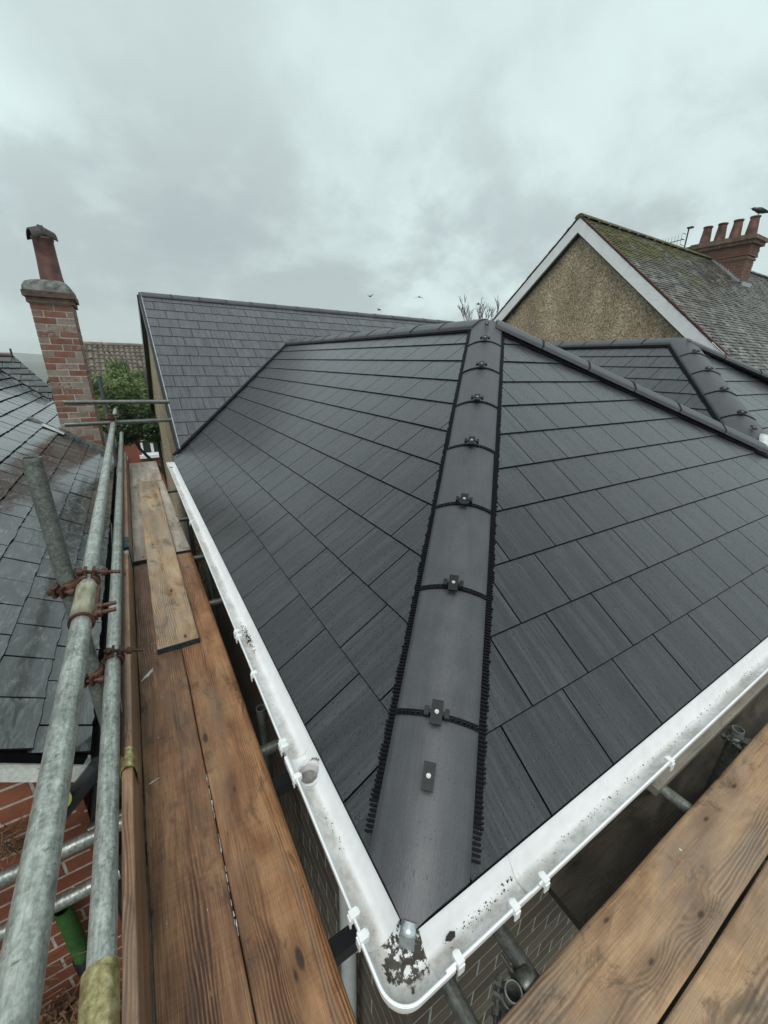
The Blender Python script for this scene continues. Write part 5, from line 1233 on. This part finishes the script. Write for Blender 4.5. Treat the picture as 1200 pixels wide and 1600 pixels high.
coupler((2.225, 0.325, -1.66), (0, 0, 1), (.0, -.05, 0), (1, 0, 0), (-1, .2, 0), (0, 0, -1), 'dull coupler on the open topped upright at the right edge', mat=M['galvdark'])
# painted sleeve that joins the two upper rails
SL = Thing('sleeve_coupler', 'painted sleeve with rusty bolts joining two upper guard rail tubes', 'coupler', (-.2215, 1.33, -.72), 'sleeve couplers')
m = MB(); m.tube((-.2215, 1.245, -.700), (-.2215, 1.452, -.700), R48+.0055, 12, hollow=False); SL.part('barrel', m, M['sleeve'])
m = MB(); m.tube((-.2215, 1.240, -.700), (-.2215, 1.247, -.700), R48+.008, 24, hollow=False); m.obox((-.197, 1.25, -.708), (.012, 0, 0), (0, .19, 0), (0, 0, .016)); SL.part('end_rim', m, M['rust'])
for y in (1.275, 1.315):
    m = MB(); m.tube((-.2, y, -.700), (-.140, y, -.700), .0065, 10, hollow=False); m.tube((-.190, y, -.700), (-.175, y, -.700), .013, 6, hollow=False); SL.part('bolt', m, M['rust'])
SL2 = Thing('sleeve_coupler', 'brassy sleeve on the lower guard rail at the bottom edge of the picture', 'coupler', (-.219, .56, -1.08), 'sleeve couplers')
m = MB(); m.tube((-.219, .46, -1.058), (-.219, .600, -1.058), R48+.006, 24, hollow=False); SL2.part('barrel', m, M['brass'])
SL3 = Thing('sleeve_coupler', 'plain sleeve midway along the lower guard rail', 'coupler', (-.213, 4.6, -1.08), 'sleeve couplers')
m = MB(); m.tube((-.213, 4.55, -1.056), (-.213, 4.72, -1.056), R48+.005, 18, hollow=False); SL3.part('barrel', m, M['galvmid'])
# inner board on the transoms, lower deck
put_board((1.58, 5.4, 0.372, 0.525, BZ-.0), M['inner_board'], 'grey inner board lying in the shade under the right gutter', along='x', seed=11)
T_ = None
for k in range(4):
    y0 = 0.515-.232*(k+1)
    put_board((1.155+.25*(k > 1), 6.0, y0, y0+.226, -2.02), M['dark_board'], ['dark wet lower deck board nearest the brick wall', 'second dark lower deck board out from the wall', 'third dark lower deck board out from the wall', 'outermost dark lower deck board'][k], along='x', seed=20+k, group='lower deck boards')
# dead creeper on the brick wall
m = MB(); r_ = random.Random(31)
def twigs(m, c, sp, n, ln):
    for k in range(n):
        p = V3(c)+V3((r_.gauss(0, sp[0]), r_.gauss(0, sp[1]), r_.gauss(0, sp[2]))); d = V3((r_.gauss(0, 1), r_.gauss(0, .5), r_.gauss(0, .8))).normalized()
        if p.y > 1.44: p.y = 1.44
        m.tube(p, p+d*ln*r_.uniform(.4, 1.3), .0018, 4, hollow=False)
dl = MB(); twigs(dl, (-.70, 1.36, -2.60), (.10, .04, .22), 160, .09)
cs4 = [((-.70+r_.gauss(0, .09), 1.37, -2.62+r_.gauss(0, .22)), .06) for k in range(14)]
leaves(lambda q: clumps(cs4, q), 1400, .014, 15, dl)
single('dead_creeper', dl, M['deadleaf'], 'tangle of brown dead creeper on the orange brick wall behind the rails', 'dead plant', loc=V3((-.7, 1.38, -2.9)))['kind'] = 'stuff'
dl = MB(); twigs(dl, (-.60, 1.40, -1.56), (.035, .02, .04), 90, .06); single('old_nest', dl, M['deadleaf'], 'small grey tangle of twigs stuck under the flaking bargeboard', 'nest', loc=V3((-.6, 1.4, -1.6)))['kind'] = 'stuff'
cb_ = MB(); cb_.tube((-.245, 3.0, -1.02), (-.24, 1.7, -1.30), .004, 6, hollow=False); cb_.tube((-.24, 1.7, -1.30), (-.25, 1.2, -1.75), .004, 6, hollow=False)
single('cable', cb_, M['fascia'], 'thin black cable hanging between the two guard rails', 'cable')

# ------------------------------------------------------------------ birds
def bird(loc, s, rz, label, flying=True, flap=.4):
    T = Thing('bird', label, 'bird', loc, 'birds'); Rz = Matrix.Rotation(rz, 3, 'Z')
    m = MB(); body = []
    prof = [(-.5, .01), (-.42, .05), (-.2, .13), (.05, .17), (.25, .14), (.36, .085), (.44, .10), (.52, .07), (.57, .02)] if flying else [(-.5, .02), (-.35, .06), (-.15, .14), (.1, .19), (.3, .15), (.42, .10), (.5, .115), (.6, .07), (.65, .02)]
    tilt = Matrix.Rotation(0 if flying else -.35, 3, 'Y')
    for x, r0 in prof:
        body.append([V3(loc)+Rz @ (tilt @ V3((x*s, math.cos(a)*r0*s, math.sin(a)*r0*s+(0 if flying else .3*s)))) for a in [2*math.pi*k/10 for k in range(10)]])
    m.loft(body, cap=True); T.part('body', m, M['bird'])
    m = MB(); base = V3(loc)+Rz @ (tilt @ V3(((.56 if flying else .63)*s, 0, (0 if flying else .3*s)))); tip = base+Rz @ (tilt @ V3((.14*s, 0, -.02*s))); m.tube(base, tip, .025*s, 6, hollow=False, r2=.004*s); T.part('beak', m, M['soot'])
    if flying:
        for sg in (-1, 1):
            m = MB(); q = lambda x, y, z: V3(loc)+Rz @ V3((x*s, sg*y*s, z*s))
            a = [q(.25, .08, .05), q(.32, .6, .05+flap*.5), q(.1, 1.15, .05+flap), q(-.05, .6, .04+flap*.45), q(-.2, .1, .04)]
            m.loft([[p+V3((0, 0, .01*s)) for p in a], [p-V3((0, 0, .01*s)) for p in a]], cap=True); T.part('wing', m, M['bird'])
    else:
        for sg in (-1, 1):
            m = MB(); m.tube(V3(loc)+Rz @ V3((.02*s, sg*.06*s, 0)), V3(loc)+Rz @ V3((.02*s, sg*.06*s, .2*s)), .018*s, 5, hollow=False); T.part('leg', m, M['bird'])
            m = MB(); q = lambda x, y, z: V3(loc)+Rz @ (tilt @ V3((x*s, sg*y*s, z*s+.3*s)))
            m.loft([[q(.25, .15, .08), q(-.1, .2, .1), q(-.55, .05, .03), q(-.1, .17, -.05)], [q(.25, .12, .08), q(-.1, .15, .1), q(-.55, .03, .03), q(-.1, .14, -.05)]], cap=True); T.part('wing', m, M['bird'])
bird((14.56, 25.89, 4.19), .26, .4, 'small flying bird, leftmost and highest over the far ridge', flap=.5)
bird((15.17, 25.65, 3.42), .26, 2.2, 'small flying bird just above the long dark ridge', flap=.2)
bird((17.30, 24.14, 4.22), .30, 1.2, 'darkest small flying bird in the middle of the cloudy sky', flap=-.3)
bird((18.9, 20.2, 3.55), .26, 2.6, 'small bird among the top twigs of the bare tree', flap=.1)
bird((KX+.3, KY0+.12, 4.49), .42, math.radians(120), 'black crow standing on the nearest chimney pot of the red stack', flying=False)

# ------------------------------------------------------------------ damp air
hz = MB(); hz.box(-1100, 1200, -60, 1400, -45, 30)
hm_ = bpy.data.materials.new('damp_air'); hm_.use_nodes = True; nt = hm_.node_tree; nt.nodes.clear()
pv_ = nt.nodes.new('ShaderNodeVolumePrincipled'); pv_.inputs['Color'].default_value = (0.9, 0.95, 0.94, 1); pv_.inputs['Density'].default_value = 0.0009
no_ = nt.nodes.new('ShaderNodeOutputMaterial'); nt.links.new(pv_.outputs[0], no_.inputs['Volume'])
ho = bpy.data.objects.new('haze', hz.mesh('haze', hm_)); COL.objects.link(ho); ho['kind'] = 'stuff'; ho['label'] = 'thin damp haze that fades the distant hillside'; ho['category'] = 'haze'
